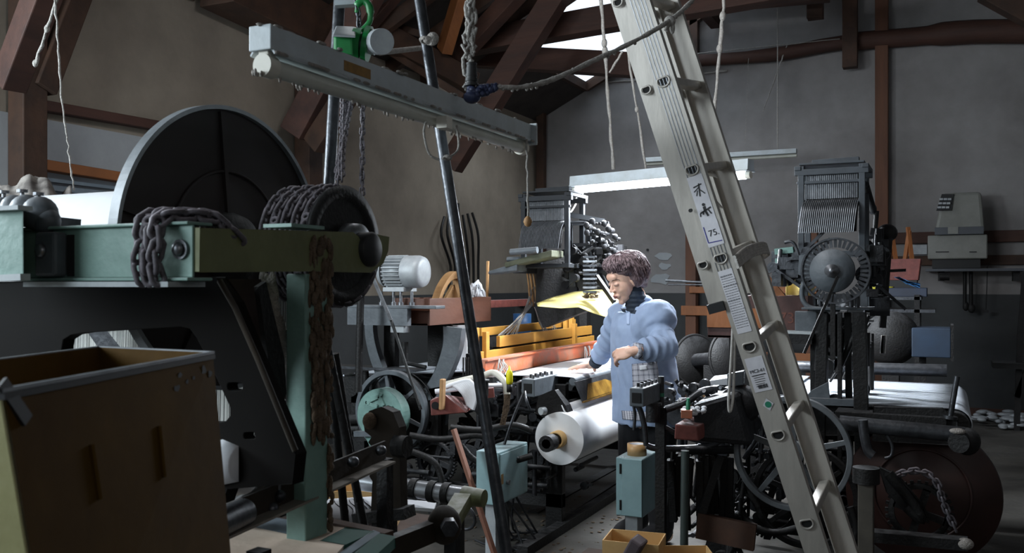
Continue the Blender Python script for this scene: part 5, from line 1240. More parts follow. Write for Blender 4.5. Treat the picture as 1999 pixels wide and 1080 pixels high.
MB().tube(spl([PY(x, y, 4.0) for x, y in ((1730, 845), (1742, 870), (1740, 890), (1728, 895))], 4), .007, 6).build('hook', dsteel, L2)
# uprights and top platform
for x0, x1, y, w_ in ((1606, 1600, 4.5, .05), (1678, 1684, 4.4, .06), (1655, 1660, 4.6, .03), (1640, 1640, 4.45, .02)):
    a, b = PY(x0, 610, y), PY(x1, 900, y); MB().bar(a, b, w_, w_).build('upright', ironb, L2, bev=.003)
a = PY(1605, 800, 4.5); MB().hexa([PY(1560, 790, 4.45), PY(1622, 790, 4.45), PY(1622, 790, 4.6), PY(1560, 790, 4.6), PY(1585, 762, 4.45), PY(1618, 745, 4.45), PY(1618, 745, 4.6), PY(1585, 762, 4.6)]).build('upright_foot', greyblue, L2, bev=.003)
MB().bar(PY(1520, 780, 4.45), PY(1675, 786, 4.45), .06, .03).build('cross_bar', greyblue, L2)
sp2 = MB().plate([PY(x, y, 4.48) for x, y in ((1540, 790), (1672, 795), (1672, 850), (1545, 850))], (0, .03, 0)).build('side_plate', ironb, L2, bev=.003)
MB().bar(PY(1608, 806, 4.47), PY(1628, 807, 4.47), .012, .01).build('maker_plate', steel, sp2)
MB().bb(PY(1568, 605, 4.45).x, PY(1700, 605, 4.45).x, 4.4, 4.75, 1.232, 1.242).build('platform', greyblue, L2, bev=.002)
MB().bar(PY(1535, 648, 4.5), PY(1588, 650, 4.5), .1, .012).build('ledge', ledge, L2); MB().bar(PY(1535, 660, 4.5), PY(1588, 662, 4.5), .1, .045).build('ledge_beam', ironb, L2)
q = PY(1575, 628, 4.55); MB().bb(q.x-.05, q.x+.05, 4.52, 4.6, q.z-.06, q.z+.05).build('bracket_block', greyblue, L2, bev=.004)
for k, px in enumerate((1592, 1602, 1616, 1662, 1674)):
    q = PY(px, 604, 4.5); MB().cyl((q.x, 4.5, 1.242), (q.x, 4.5, 1.30), .011, n=10).build('stud', dsteel, L2)
m = MB(); rnd = random.Random(17)
for i in range(60): px = 1600+50*rnd.random(); q = PY(px, 600, 4.55); q.z = 1.247+rnd.random()*.03; m.ell(q, (.014, .014, .008), n=6, m=4)
m.build('lint_heap', white, L2, kind='stuff')
# head with big slotted disc
hp = PY(1625, 492, 4.6)
hr2, P = shed_head((hp.x+.0, 4.66, hp.z-.02), .98, L2, mat('dark_blue_grey_paint', (62, 68, 74), (44, 48, 53), .6, .1, scale=12, dust=.6))
for x, y in ((-.14, .02), (.14, .02), (.14, .14)): MB().bar(P(x, y, 0), P(x, y, -.25), .03, .03).build('head_leg', greyblue, hr2)
dcn = PY(1625, 529, 4.3)
sd_ = MB().lathe([(-.012, 0), (-.012, .095), (.0, .098), (.012, .095), (.012, 0)], dcn, (0, 1, 0), 48).build('slotted_disc', greyblue, L2)
m = MB().ring(dcn+V((.012, .03, 0)), (0, 1, 0), .145, 0, 64, sq=(.004, .03))
for k in range(40):
    a = 2*pi*k/40; d = V((cos(a), 0, sin(a))); m.bar(dcn+V((.012, .015, 0))+d*.105, dcn+V((.012, .015, 0))+d*.142, .012, .006, up=(0, 1, 0))
m.build('slotted_rim', dsteel, sd_)
MB().lathe([(-.012, .03), (-.03, .03), (-.03, .012), (-.04, .012), (-.04, 0)], dcn, (0, 1, 0), 28).build('hub', steel, sd_)
MB().bar(PY(1636, 540, 4.25), PY(1570, 690, 4.2), .012, .012).build('thin_rod', ironb, L2)
MB().bar(dcn+V((0, .03, 0)), dcn+V((0, .03, -.4)), .03, .02).build('disc_bracket', ironb, L2)
MB().plate([PY(x, y, 4.4) for x, y in ((1588, 490), (1588, 545), (1560, 535), (1562, 500))], (0, .1, 0)).build('triangular_case', greyblue, L2, bev=.004)
m = guts(hp.x-.28, hp.x-.1, 4.5, 4.8, 1.36, 1.52, 36, 51, .3); m.build('pinion_cluster', dsteel, L2, kind='stuff')
m = MB(); m.tube(spl([PY(x, y, 4.5) for x, y in ((1532, 474), (1545, 472), (1553, 480), (1560, 500))], 4), .008, 8); m.build('crank', dsteel, L2)
m = MB().bar(PY(1514, 492, 4.7), PY(1550, 488, 4.7), .05, .03); m.bar(PY(1516, 515, 4.7), PY(1552, 515, 4.7), .08, .05); m.build('teal_case', teal, L2)
m = MB(); m.tube(spl([PY(x, y, 4.45) for x, y in ((1575, 540), (1566, 565), (1570, 590), (1590, 603), (1640, 604))], 5), .012, 8); m.build('conduit', greyblue, L2)
# right-hand arm with dark post and weights
MB().cyl(PY(1712, 412, 4.9), PY(1704, 510, 4.9), .012, n=10).build('side_rod', ironb, L2)
m = MB(); m.cyl(P(.14, .1, .36), PY(1705, 412, 4.9), .018, n=10); m.ell(PY(1703, 408, 4.9), (.022, .02, .028)); m.build('top_arm', iron, L2)
MB().cyl(PY(1735, 462, 4.9), PY(1722, 640, 4.9), .02, n=12).ell(PY(1732, 455, 4.9), (.05, .04, .045)).build('weighted_post', ironb, L2)
MB().bar(PY(1700, 452, 4.9), PY(1735, 456, 4.9), .03, .035).build('link_bar', iron, L2)
m = guts(hp.x+.12, hp.x+.22, 4.6, 4.95, 1.24, 1.62, 36, 53, .4); m.build('side_levers', iron, L2, kind='stuff')
# body mechanism
m = guts(-1.15, -.2, 4.4, 5.1, .1, .72, 130, 61, .5); m.build('lower_linkage', iron, L2, kind='stuff')
m = guts(-1.15, -.72, 4.0, 4.45, .55, .78, 50, 62, .5); m.build('picking_linkage', dsteel, L2, kind='stuff')
m = guts(-.57, -.35, 4.45, 5.2, .75, 1.2, 34, 63, .5); m.build('harness_mechanism', ironb, L2, kind='stuff')
for y in (4.62, 5.6):
    s_ = MB(); s_.bb(-1.1, .0, y, y+.05, .60, .74); s_.bb(-1.08, -1.0, y, y+.05, 0, .7); s_.bb(-.05, .03, y, y+.05, 0, .7); s_.bb(-.6, -.52, y, y+.05, 0, 1.2); s_.bb(-1.08, .0, y, y+.05, .12, .18)
    s_.build('side_frame', ironb, L2, bev=.004)
m = MB().grid(lambda u, v: V((-1.12+.4*u, 4.68+.85*v, .815)), 6, 6); m.build('woven_cloth', white, L2, solid=.003)
MB().cyl((-1.13, 4.6, .79), (-1.13, 5.6, .79), .025, n=16).build('breast_beam', ply, L2)
# near end box group
cbr = PX(1243, 775, -1.12); control_box((cbr.x, cbr.y, cbr.z), L2, 1.0)
q0 = W(1291, 735, 3.85); MB().cyl(q0, q0-V((0, 0, .14)), .013, n=12).build('black_handle', black, L2)
MB().cyl(q0-V((0, 0, .07)), q0-V((0, 0, .085)), .0135, n=12).build('green_band', gplast, L2)
MB().bar(W(1291, 795, 3.85), W(1291, 1060, 3.85), .04, .04).build('near_post', ironb, L2)
m = MB(); q = W(1275, 805, 3.8); m.cyl(q-V((0, 0, .04)), q+V((0, 0, .03)), .03, n=18).cyl(q+V((0, 0, .03)), q+V((0, 0, .04)), .036, n=18); m.build('spring_cap', iron, L2)
for pts, r_ in ((((1240, 785), (1250, 800), (1258, 830), (1262, 870)), .012), (((1236, 785), (1240, 810), (1238, 840)), .007), (((1300, 800), (1340, 785), (1370, 765), (1400, 760)), .016), (((1290, 830), (1330, 850), (1380, 862), (1450, 855)), .012), (((1262, 870), (1290, 876), (1380, 872), (1420, 850)), .014)):
    MB().tube(spl([W(x, y, 3.85) for x, y in pts], 5), r_, 8).build('pipe', dsteel, L2)
m = MB(); rnd = random.Random(8)
for i in range(40):
    q = W(rnd.uniform(1295, 1420), rnd.uniform(750, 790), 3.95+rnd.uniform(-.1, .2)); k = rnd.random()
    if k < .5: m.cyl(q, q+V((rnd.uniform(-.07, .07), rnd.uniform(-.05, .05), rnd.uniform(-.03, .03))), .009, n=8)
    else: m.cyl(q-V((0, .015, 0)), q+V((0, .02, 0)), rnd.uniform(.014, .026), n=12)
m.build('feeler_mechanism', dsteel, L2, kind='stuff')
MB().hexa([W(1358, 862, 3.7), W(1470, 872, 3.7), W(1480, 850, 4.0), W(1380, 845, 4.0), W(1350, 790, 3.7), W(1440, 765, 3.75), W(1460, 752, 4.0), W(1385, 765, 4.0)]).build('gear_housing', iron, L2, bev=.02)
MB().lathe([(-.03, 0), (-.03, .075), (.05, .08), (.05, 0)], W(1442, 790, 3.85), (.3, 1, 0), 28).build('round_cover', iron, L2)
MB().hexa([W(1420, 755, 3.8), W(1452, 752, 3.8), W(1455, 748, 3.95), W(1425, 750, 3.95), W(1420, 730, 3.8), W(1452, 725, 3.8), W(1455, 722, 3.95), W(1425, 728, 3.95)]).build('grey_bracket', greyblue, L2, bev=.003)
MB().hexa([W(1385, 752, 4.1), W(1425, 752, 4.1), W(1430, 740, 4.4), W(1395, 742, 4.4), W(1385, 744, 4.1), W(1425, 738, 4.1), W(1430, 730, 4.4), W(1395, 734, 4.4)]).build('dusty_plate', white, L2)
rbx = MB().hexa([W(1316, 858, 3.62), W(1365, 862, 3.62), W(1388, 848, 3.8), W(1345, 845, 3.8), W(1318, 828, 3.62), W(1362, 832, 3.62), W(1388, 820, 3.8), W(1345, 812, 3.8)]).build('red_shuttle_box', redp, L2, bev=.006)
MB().hexa([W(1330, 817, 3.6), W(1352, 818, 3.6), W(1352, 815, 3.68), W(1330, 814, 3.68), W(1330, 801, 3.6), W(1352, 802, 3.6), W(1352, 799, 3.68), W(1330, 798, 3.68)]).build('orange_block', orange, L2, bev=.002)
q = W(1344, 800, 3.63); MB().lathe([(0, .009), (.03, .009), (.034, .006), (.046, .007), (.046, 0)], q, (0, 0, 1), 14).build('green_cap', gplast, L2)
m = MB(); rnd = random.Random(9)
for i in range(50): q = W(1330+45*rnd.random(), 808-12*rnd.random(), 3.68+.1*rnd.random()); m.ell(q, (.012, .012, .008), n=6, m=4)
m.build('lint_heap', white, L2, kind='stuff')
m = MB(); rnd = random.Random(33)
for i in range(26):
    px = rnd.uniform(1300, 1430); m.bar(W(px, rnd.uniform(870, 900), 3.9), W(px+rnd.uniform(-12, 12), rnd.uniform(960, 1060), 3.95), rnd.uniform(.012, .03))
m.build('under_frame', ironb, L2, kind='stuff')
MB().cyl(W(1338, 880, 3.75), W(1336, 1065, 3.75), .017, n=12).build('grey_green_post', mat('grey_green_paint', (64, 76, 74), (44, 52, 50), .5, dust=.4), L2)
MB().bar(W(1405, 890, 3.9), W(1370, 1000, 3.9), .05, .03).build('slanted_arm', ironb, L2)
MB().cyl(W(1335, 880, 3.8), W(1440, 878, 3.9), .018, n=10).build('cross_rod', iron, L2)
p0 = PY(1385, 1015, 3.9); MB().bar(PY(1362, 1025, 3.9), PY(1475, 1050, 3.9), .03, .11, up=(0, 0, 1)).build('brown_floor_beam', mat('rusty_beam', (92, 62, 46), (60, 42, 34), .7, scale=8), L2)
m = guts(-1.1, -.85, 4.05, 4.4, .05, .5, 40, 64, .6); m.build('floor_linkage', ironb, L2, kind='stuff')
for pts in (((1440, 980), (1460, 1020), (1510, 1040), (1560, 1030)), ((1660, 990), (1672, 1030), (1665, 1075)), ((1380, 905), (1440, 930), (1480, 990))):
    MB().tube(spl([PY(x, y, 4.3) for x, y in pts], 5), .016, 8).build('cast_rib', ironb, L2)
# white yarn hanks
m = MB(); rnd = random.Random(10)
for i in range(70): px = 1631+16*i/70; m.tube([PY(px+3, 640, 4.7), PY(px, 690, 4.7), PY(px-2+rnd.uniform(-1, 1), 724+rnd.uniform(-5, 3), 4.7)], .0035, 5)
m.build('white_yarn_hank', white, L2, kind='stuff')
m = MB()
for i in range(50): px = 1650+12*i/50; m.tube([PY(px, 612, 4.68), PY(px, 698, 4.68)], .0035, 5)
m.build('grey_yarn_hank', yarn, L2, kind='stuff')
m = MB()
for i in range(30): px = 1722+8*i/30; m.tube([PY(px, 655, 5.1), PY(px-2, 690, 5.1)], .0035, 5)
m.build('yarn_hank', yarn, L2, kind='stuff')
# crate on right loom
a_, b_ = PY(1578, 680, 4.62), PY(1500, 680, 4.62)
t2c = thing('wooden_crate', 'dark red wooden crate numbered 73 holding wooden boards on the right loom', 'crate', (PY(1480, 660, 4.75).x, 4.75, PY(1500, 680, 4.62).z))
x0, x1 = PY(1382, 640, 4.62).x, PY(1578, 640, 4.62).x; z0, z1 = PY(1500, 662, 4.62).z, PY(1560, 578, 4.62).z
MB().bb(x0, x1, 4.62, 4.635, z0, z1).build('side_panel', crated, t2c, bev=.002); MB().bb(x0, x1, 4.86, 4.875, z0, z1).build('side_panel', crated, t2c, bev=.002)
MB().bb(x0, x0+.015, 4.635, 4.86, z0, z1).build('end_panel', woodo, t2c); MB().bb(x1-.015, x1, 4.635, 4.86, z0, z1).build('end_panel', crated, t2c); MB().bb(x0, x1, 4.62, 4.875, z0, z0+.012).build('base', crated, t2c)
MB().bb(x0, x0+.29, 4.605, 4.618, PY(1430, 640, 4.6).z, PY(1430, 602, 4.6).z).build('orange_panel', woodo, t2c)
txt('lettering', '73', (PY(1536, 625, 4.61).x, 4.6185, PY(1536, 622, 4.61).z), (1, 0, 0), (0, 0, 1), .075, mat('faded_number', (104, 60, 46), (90, 50, 40), .7), t2c)
bs = [PY(1475, 530, 4.7), PY(1492, 528, 4.7), PY(1532, 576, 4.7), PY(1532, 582, 4.7), PY(1475, 582, 4.7)]
for k in range(3):
    one('wooden_board', MB().plate([p+V((.004*k, .03*k+.0, -.012*k)) for p in bs], (0, .012, 0)), woodo, ['front orange-brown board standing in the dark red crate', 'middle orange-brown board standing in the dark red crate', 'rear orange-brown board standing in the dark red crate'][k], 'board', 'boards in the dark red crate', bev=.002)
MB().bb(x0+.1, x0+.2, 4.66, 4.82, .74, z0).build('leg', ironb, t2c); MB().bb(x1-.2, x1-.1, 4.66, 4.82, .74, z0).build('leg', ironb, t2c)
one('yellow_cloth', MB().grid(lambda u, v: PY(1535+55*u, 548+30*v+3*sin(u*9), 4.9+.05*sin(u*6)), 10, 4), papery, 'pale yellow cloth hanging behind the dark red crate', 'cloth', solid=.003)
# ================================================================ background and small things
# heater on a bracket shelf on the back wall
yb_ = 10.25
def YP_(px, py, y=yb_): return PY(px, py, y)
a, b = YP_(1812, 507), YP_(1927, 459)
ht = thing('oil_heater', 'beige two-part heater unit mounted on the back wall at right', 'heater', (YP_(1870, 500).x, 10.25, a.z))
MB().bb(a.x, b.x, 10.1, 10.5, a.z, b.z).build('lower_case', heaterm, ht, bev=.012)
a2, b2 = YP_(1824, 459), YP_(1922, 376)
MB().hexa([(a2.x, 10.08, a2.z), (b2.x, 10.08, a2.z), (b2.x, 10.5, a2.z), (a2.x, 10.5, a2.z), (a2.x+.08, 10.14, b2.z), (b2.x-.03, 10.14, b2.z), (b2.x-.03, 10.5, b2.z), (a2.x+.08, 10.5, b2.z)]).build('upper_case', heaterm, ht, bev=.03)
a3, b3 = YP_(1825, 459, 10.07), YP_(1921, 442, 10.07)
MB().bb(a3.x, b3.x, 10.065, 10.09, a3.z, b3.z).build('control_band', heaterd, ht, bev=.003)
q0, q1 = YP_(1851, 457, 10.06), YP_(1871, 443, 10.06); MB().bb(q0.x, q1.x, 10.055, 10.066, q0.z, q1.z).build('display_panel', heaterm, ht)
m = MB().hexa([YP_(1828, 412, 10.09), YP_(1858, 411, 10.09), YP_(1858, 411, 10.1), YP_(1828, 412, 10.1), YP_(1839, 379, 10.12), YP_(1863, 379, 10.12), YP_(1863, 379, 10.14), YP_(1839, 379, 10.14)]); m.build('grille_label', black, ht)
for r in range(3):
    for c in range(3):
        q = YP_(1838+c*8+r*-2, 389+r*8, 10.075); MB().bar(q-V((.016, 0, 0)), q+V((.016, 0, 0)), .01, .02).build('label_panel', motorg, ht)
for (x, w) in ((1840, 22), (1900, 12)): q = YP_(x, 492, 10.095); MB().bar(q-V((w*.0027, 0, 0)), q+V((w*.0027, 0, 0)), .006, .01).build('maker_mark', black, ht)
MB().bb(a.x+.04, b.x-.06, 10.15, 10.45, YP_(1870, 524).z, a.z).build('base_box', black, ht)
MB().bb(a.x-.02, b.x+.32, 10.1, 10.5, YP_(1870, 530).z, YP_(1870, 525).z).build('shelf', heaterd, ht)
for x in (1838, 1985): q = YP_(x, 545, 10.3); MB().bb(q.x-.03, q.x+.03, 10.3, 10.5, q.z-.02, YP_(x, 527).z).build('bracket', ironb, ht)
q = YP_(1835, 540, 10.2); MB().cyl(q, q+V((.09, 0, 0)), .04, n=12).build('fan_knob', ironb, ht)
m = MB(); m.cyl(YP_(1884, 530, 10.4), YP_(1884, 598, 10.4), .018, n=8); q = YP_(1886, 598, 10.4); m.ell(q, (.03, .02, .05))
one('hanging_hook', m, ironb, 'left dark hook hanging below the heater shelf', 'hook', 'hooks under the heater')
m = MB(); m.cyl(YP_(1896, 530, 10.4), YP_(1896, 602, 10.4), .018, n=8); q = YP_(1897, 602, 10.4); m.ell(q, (.035, .02, .05))
one('hanging_hook', m, ironb, 'right dark hook hanging below the heater shelf', 'hook', 'hooks under the heater')
m = MB(); m.tube(spl([YP_(1928, 520, 10.4), YP_(1927, 560, 10.4), YP_(1925, 605, 10.4)], 5), .005, 6); m.box(YP_(1925, 608, 10.4), (.05, .03, .03))
m.build('power_cord', black, ht)
q0, q1 = PY(1776, 497, 10.5), PY(1810, 478, 10.5)
one('paper_sheet', MB().bb(q0.x, q1.x, 10.5, 10.508, q0.z, q1.z), motorg, 'pale sheet pinned between the wall boards left of the heater', 'paper')
# shelf bench with bins behind the right loom
bn = thing('back_bench', 'cluttered dark bench with shelves behind the right loom', 'bench', (PY(1760, 800, 8.0).x, 8.0, 0))
x0, x1 = PY(1690, 600, 8).x, PY(1800, 600, 8).x
for py in (580, 604, 640): z = PY(1750, py, 8).z; MB().bb(x0, x1+(.1 if py > 600 else 0), 7.8, 8.3, z-.02, z+.005).build('shelf', dsteel, bn)
for x in (x0+.03, x1-.03):
    for y in (7.82, 8.26): MB().bb(x-.02, x+.02, y-.02, y+.02, 0, PY(1750, 575, 8).z).build('leg', ironb, bn)
zt = PY(1750, 580, 8).z+.005
def onshelf(px, py, y, sx, sy, sz, m_, nm, label, cat, bev=.004, zz=None):
    q = PY(px, py, y); z = zt if zz is None else zz
    return one(nm, MB().bb(q.x-sx/2, q.x+sx/2, y-sy/2, y+sy/2, z, z+sz), m_, label, cat, bev=bev)
q = PY(1760, 545, 8.05)
rbn = thing('red_bin', 'open dusty red bin of wooden pieces behind the right loom', 'bin', (q.x, 8.05, zt+.12))
zb_ = zt+.13
MB().hexa([(q.x-.14, 7.9, zb_), (q.x+.13, 7.9, zb_), (q.x+.13, 8.2, zb_), (q.x-.14, 8.2, zb_), (q.x-.15, 7.88, zb_+.17), (q.x+.15, 7.88, zb_+.17), (q.x+.15, 8.22, zb_+.17), (q.x-.15, 8.22, zb_+.17)]).build('body', redp, rbn, bev=.005)
MB().bb(q.x-.13, q.x+.12, 7.9, 8.2, zt, zb_).build('under_box', black, rbn)
for i, dx in enumerate((-.09, -.04, .03, .08)): one('wooden_piece', MB().bar((q.x+dx, 8.0, zb_+.17), (q.x+dx+.03*(-1)**i, 8.05, zb_+.34+.03*i), .03, .02), woodo, ['first', 'second', 'third', 'last'][i]+' wooden piece from the left sticking out of the red bin', 'wood', 'pieces in the red bin')
for px, l in ((1713, 'left bright yellow cup on the bench behind the right loom'), (1732, 'right bright yellow cup on the bench behind the right loom')):
    q = PY(px, 580, 7.9); one('yellow_cup', MB().lathe([(0, 0), (0, .04), (.08, .05), (.08, .045), (.01, .036), (.01, 0)], (q.x, 7.9, zt), (0, 0, 1), 18), mat('yellow_cup_plastic', (206, 196, 60), (190, 180, 50), .5), l, 'cup', 'yellow cups')
q = PY(1765, 560, 7.95)
m = MB(); rnd = random.Random(3)
for i in range(14): m.tube([(q.x-.06+rnd.uniform(-.02, .02), 7.9, zt+.17-rnd.uniform(0, .02)), (q.x+.02, 7.9, zt+.11+rnd.uniform(-.01, .02)), (q.x+.12, 7.9, zt+.075+rnd.uniform(-.02, .03))], .004, 5)
one('blue_cord_bundle', m, mat('blue_cord', (70, 130, 180), (40, 90, 150), .5), 'bundle of blue cords lying over the bench behind the right loom', 'cords', kind='stuff')
onshelf(1768, 575, 8.0, .32, .3, .07, mat('navy_crate', (40, 52, 74), (26, 34, 50), .5), 'blue_tray', 'dark blue tray under the blue cords on the bench', 'tray')
onshelf(1703, 575, 8.1, .14, .2, .10, white, 'white_package', 'white package on the left of the bench behind the right loom', 'package')
bl = PY(1822, 668, 6.3)
bb_ = thing('blue_box', 'dark blue box on a stand right of the right loom', 'box', (bl.x, 6.3, 0))
MB().bb(bl.x-.12, bl.x+.1, 6.2, 6.5, bl.z-.09, bl.z+.09).build('body', mat('dim_blue', (30, 48, 68), (20, 32, 46), .6), bb_, bev=.005)
MB().bb(bl.x+.1, bl.x+.115, 6.2, 6.5, bl.z-.11, bl.z+.11).build('end_plate', ironb, bb_)
MB().bb(bl.x-.08, bl.x-.04, 6.3, 6.34, 0, bl.z-.09).build('leg', ironb, bb_)
q = PY(1740, 660, 6.4)
mm_ = thing('round_machine', 'black rounded machine behind the right loom beside the blue box', 'machine', (q.x, 6.4, 0))
MB().lathe([(-.15, 0), (-.15, .13), (-.1, .17), (.1, .17), (.15, .13), (.15, 0)], q, (0, 1, 0), 32).build('body', ironb, mm_)
MB().bb(q.x-.05, q.x+.05, 6.3, 6.5, 0, q.z-.12).build('pedestal', ironb, mm_)
# dark stand at the right edge
s = PY(1985, 800, 9.6)
sm_ = thing('dark_stand', 'dark iron stand with a shelf plate at the right edge of the photo', 'stand', (s.x, 9.6, 0))
m = MB(); m.bar((s.x, 9.6, 0), PY(1992, 660, 9.6), .05).bar(PY(1992, 660, 9.6), PY(2002, 530, 9.6), .05); m.build('post', ironb, sm_)
q = PY(1985, 712, 9.6); MB().bb(q.x-.2, q.x+.3, 9.45, 9.8, q.z-.03, q.z+.02).build('shelf_plate', ironb, sm_)
MB().bar((q.x, 9.6, q.z-.3), (q.x+.1, 9.6, q.z), .05).build('brace', ironb, sm_)
# spool pair behind the woman
sc_ = PX(1380, 705, -.15)
c = W(1362, 712, 7.0); axd = V((CN*.8-SN*.3, SN*.8+CN*.3, .02)).normalized(); axd = V((.9, .1, 0)).normalized()
sp = thing('warp_spool', 'black empty spool with two round flanges behind the right loom', 'spool', (c.x, c.y, 0))
axd = V((.87, .48, 0)).normalized(); axd = V((.995, -.1, 0))
e0, e1 = W(1358, 705, 6.9), W(1425, 700, 6.7); axd = (e1-e0).normalized(); axd = (axd*.75+ray(1380, 700).normalized()*-.45).normalized()
for e in (e0, e0+axd*.42): MB().lathe([(0, 0), (0, .20), (.02, .2), (.02, .0)], e, axd, 48).ring(e+axd*.01, axd, .195, .012, 48, 6).build('flange', ironb, sp)
MB().cyl(e0, e0+axd*.42, .055, n=20).build('barrel', iron, sp)
m = e0+axd*.2; MB().bb(m.x-.05, m.x+.05, m.y-.05, m.y+.05, 0, m.z-.04).build('pedestal', ironb, sp)
# vents / tangle behind the crate on the left wall
m = MB(); rnd = random.Random(2)
for i in range(7):
    q = PX(870+10*i, 480, XL+.05); m.tube(spl([PX(868+9*i, 395+rnd.uniform(0, 30), XL+.05), PX(862+12*i, 460, XL+.09), PX(880+9*i, 520, XL+.06), PX(875+10*i, 575, XL+.05)], 5), .014, 7)
one('hanging_belts', m, ironb, 'dark belts hanging on the left wall behind the brown crate', 'belts', kind='stuff')
# cardboard boxes at the bottom
bz = W(1235, 1080, 4.0)
b1 = open_box((PZ(1236, 1110, .05).x, PZ(1236, 1110, .05).y, 0), .44, .3, .16, YAW-.42, .006)
q = W(1236, 1090, 3.55); q.z = 0
z_ = W(1236, 1040, 3.6).z
one('carton_stand', MB().bb(q.x-.26, q.x+.24, q.y-.2, q.y+.2, 0, z_-.13), woodd, 'dark low stand under the cardboard cartons', 'stand')
one('cardboard_carton', open_box((q.x, q.y+.02, z_-.128), .215, .17, .12, YAW-.32, .004), card, 'open empty cardboard carton at the bottom right of centre', 'box')
R = Matrix.Rotation(YAW-.3, 3, 'Z')
one('folded_cloth', MB().box(q+V((.03, -.08, z_-.03)), (.05, .09, .10), Matrix.Rotation(.5, 3, 'Y')), mat('mauve_grey', (96, 84, 88), (70, 60, 64), .8), 'folded mauve-grey piece leaning in the cardboard carton', 'cloth', bev=.008)
c = W(1335, 1092, 3.5); one('cardboard_carton', open_box((c.x, c.y, z_-.16), .2, .12, .12, YAW, .004), card, 'second cardboard carton cut off by the bottom edge', 'box')
one('carton_block', MB().bb(c.x-.06, c.x+.06, c.y-.05, c.y+.05, 0, z_-.16), woodd, 'dark block under the second cardboard carton', 'block')
# small marks on the back wall
for px, py in ((1465, 455), (1488, 475), (1265, 488)): q = PY(px, py, YB-.002); MB().cyl(q, q-V((0, .012, 0)), .016, n=10).build('nail', black, bw)
# ================================================================ the woman at the loom
wo = thing('person', 'woman with short brown hair in a blue smock bending over the loom', 'person', (W(1262, 900, 4.75).x, W(1262, 900, 4.75).y, 0))
FB = (W(0, 0, 1)-W(0, 0, 1))
RT = V((CN, SN, 0)); FW = V((-SN, CN, 0)); UP = V((0, 0, 1))
def remesh(mb, vox, name, m_, par, smooth=2, fn=None, dec=0):
    me = mb.mesh(name, m_); o = bpy.data.objects.new(name+'_raw', me); COL.objects.link(o)
    r = o.modifiers.new('r', 'REMESH'); r.mode = 'VOXEL'; r.voxel_size = vox; r.use_smooth_shade = True
    if smooth: s_ = o.modifiers.new('s', 'SMOOTH'); s_.iterations = smooth; s_.factor = .5
    dg = bpy.context.evaluated_depsgraph_get(); ev = o.evaluated_get(dg); nm = bpy.data.meshes.new_from_object(ev)
    bpy.data.objects.remove(o)
    if fn:
        nm.update(); ns = [v.normal.copy() for v in nm.vertices]
        for v, n_ in zip(nm.vertices, ns): v.co = v.co+n_*fn(v.co, n_)
    nm.materials.clear(); nm.materials.append(m_)
    nm.polygons.foreach_set('use_smooth', [True]*len(nm.polygons)); nm.update()
    ob = bpy.data.objects.new(name, nm); COL.objects.link(ob)
    c = sum((V(b) for b in ob.bound_box), V())/8
    nm.transform(Matrix.Translation(-c)); ob.location = c-WL[par.name]; ob.parent = par; WL[ob.name] = c
    return ob
def cap(mb, a, b, ra, rb=None, n=14):   # capsule with rounded, closed ends
    rb = ra if rb is None else rb; a, b = V(a), V(b); L = (b-a).length; pr = []
    for i in range(6): t = pi/2*i/5; pr.append((-ra*cos(t), ra*sin(t)))
    for i in range(6): t = pi/2*i/5; pr.append((L+rb*sin(t), rb*cos(t)))
    return mb.lathe(pr, a, b-a, n)
skin = mat('skin', (226, 186, 164), (214, 168, 146), .5, scale=20)
skin.node_tree.nodes['Principled BSDF'].inputs['Subsurface Weight'].default_value = .12
skin.node_tree.nodes['Principled BSDF'].inputs['Subsurface Scale'].default_value = .01
trous = mat('black_trousers', (20, 20, 24), (14, 14, 17), .9)
smock = mat('blue_smock', (150, 166, 192), (130, 147, 176), .85, scale=8, bump=.15, bscale=400)
turtle = mat('navy_turtleneck', (44, 54, 66), (30, 38, 50), .9, scale=30)
# landmarks
Pp = lambda px, py, w: W(px, py, w)
neck0, neck1 = Pp(1250, 597, 4.75), Pp(1236, 572, 4.72)
LS, RS = Pp(1281, 611, 4.63), Pp(1216, 612, 4.87)
LE, LW_, RE, RW = Pp(1299, 678, 4.50), Pp(1236, 686, 4.42), Pp(1190, 668, 5.0), Pp(1160, 712, 5.12)
chest, waist, hipc = Pp(1252, 655, 4.76), Pp(1262, 725, 4.78), Pp(1268, 790, 4.8)
# head frame
fdir = (RT*-.90+FW*-.36); fdir.z = 0; fdir.normalize(); tilt = radians(24)
f = (fdir*cos(tilt)-UP*sin(tilt)).normalized(); l = UP.cross(fdir).normalized(); u = f.cross(l)
if u.z < 0: u = -u
roll = radians(-4); HC = Pp(1222, 545, 4.72); HS = 1.02
def H(a, b, c): return HC+(f*a+l*b+u*c)*HS
HR = Matrix((f, l, u)).transposed()
body = MB()
def he(a, b, c, r, n=20): body.ell(H(a, b, c), [x*HS for x in r], HR, n, n-4)
he(-.012, 0, .028, (.094, .076, .088), 28); he(.034, 0, -.022, (.052, .062, .078), 24); he(.040, 0, -.072, (.040, .046, .034)); he(.066, 0, -.096, (.018, .022, .015))
he(.052, .03, -.030, (.026, .024, .028)); he(.052, -.03, -.030, (.026, .024, .028))
he(.068, 0, .040, (.022, .045, .026)); he(.078, 0, -.058, (.016, .026, .018))
cap(body, H(.082, 0, .008), H(.100, 0, -.022), .0065*HS, .0095*HS); he(.094, .010, -.027, (.009, .007, .007)); he(.094, -.010, -.027, (.009, .007, .007))
he(.090, 0, -.053, (.0075, .019, .005)); he(.087, 0, -.063, (.0085, .017, .006))
he(.074, .030, .004, (.011, .016, .011)); he(.074, -.030, .004, (.011, .016, .011))
he(.0, .074, -.012, (.016, .008, .026)); he(.0, -.074, -.012, (.016, .008, .026))
cap(body, neck0, H(-.02, 0, -.04), .050, .048)
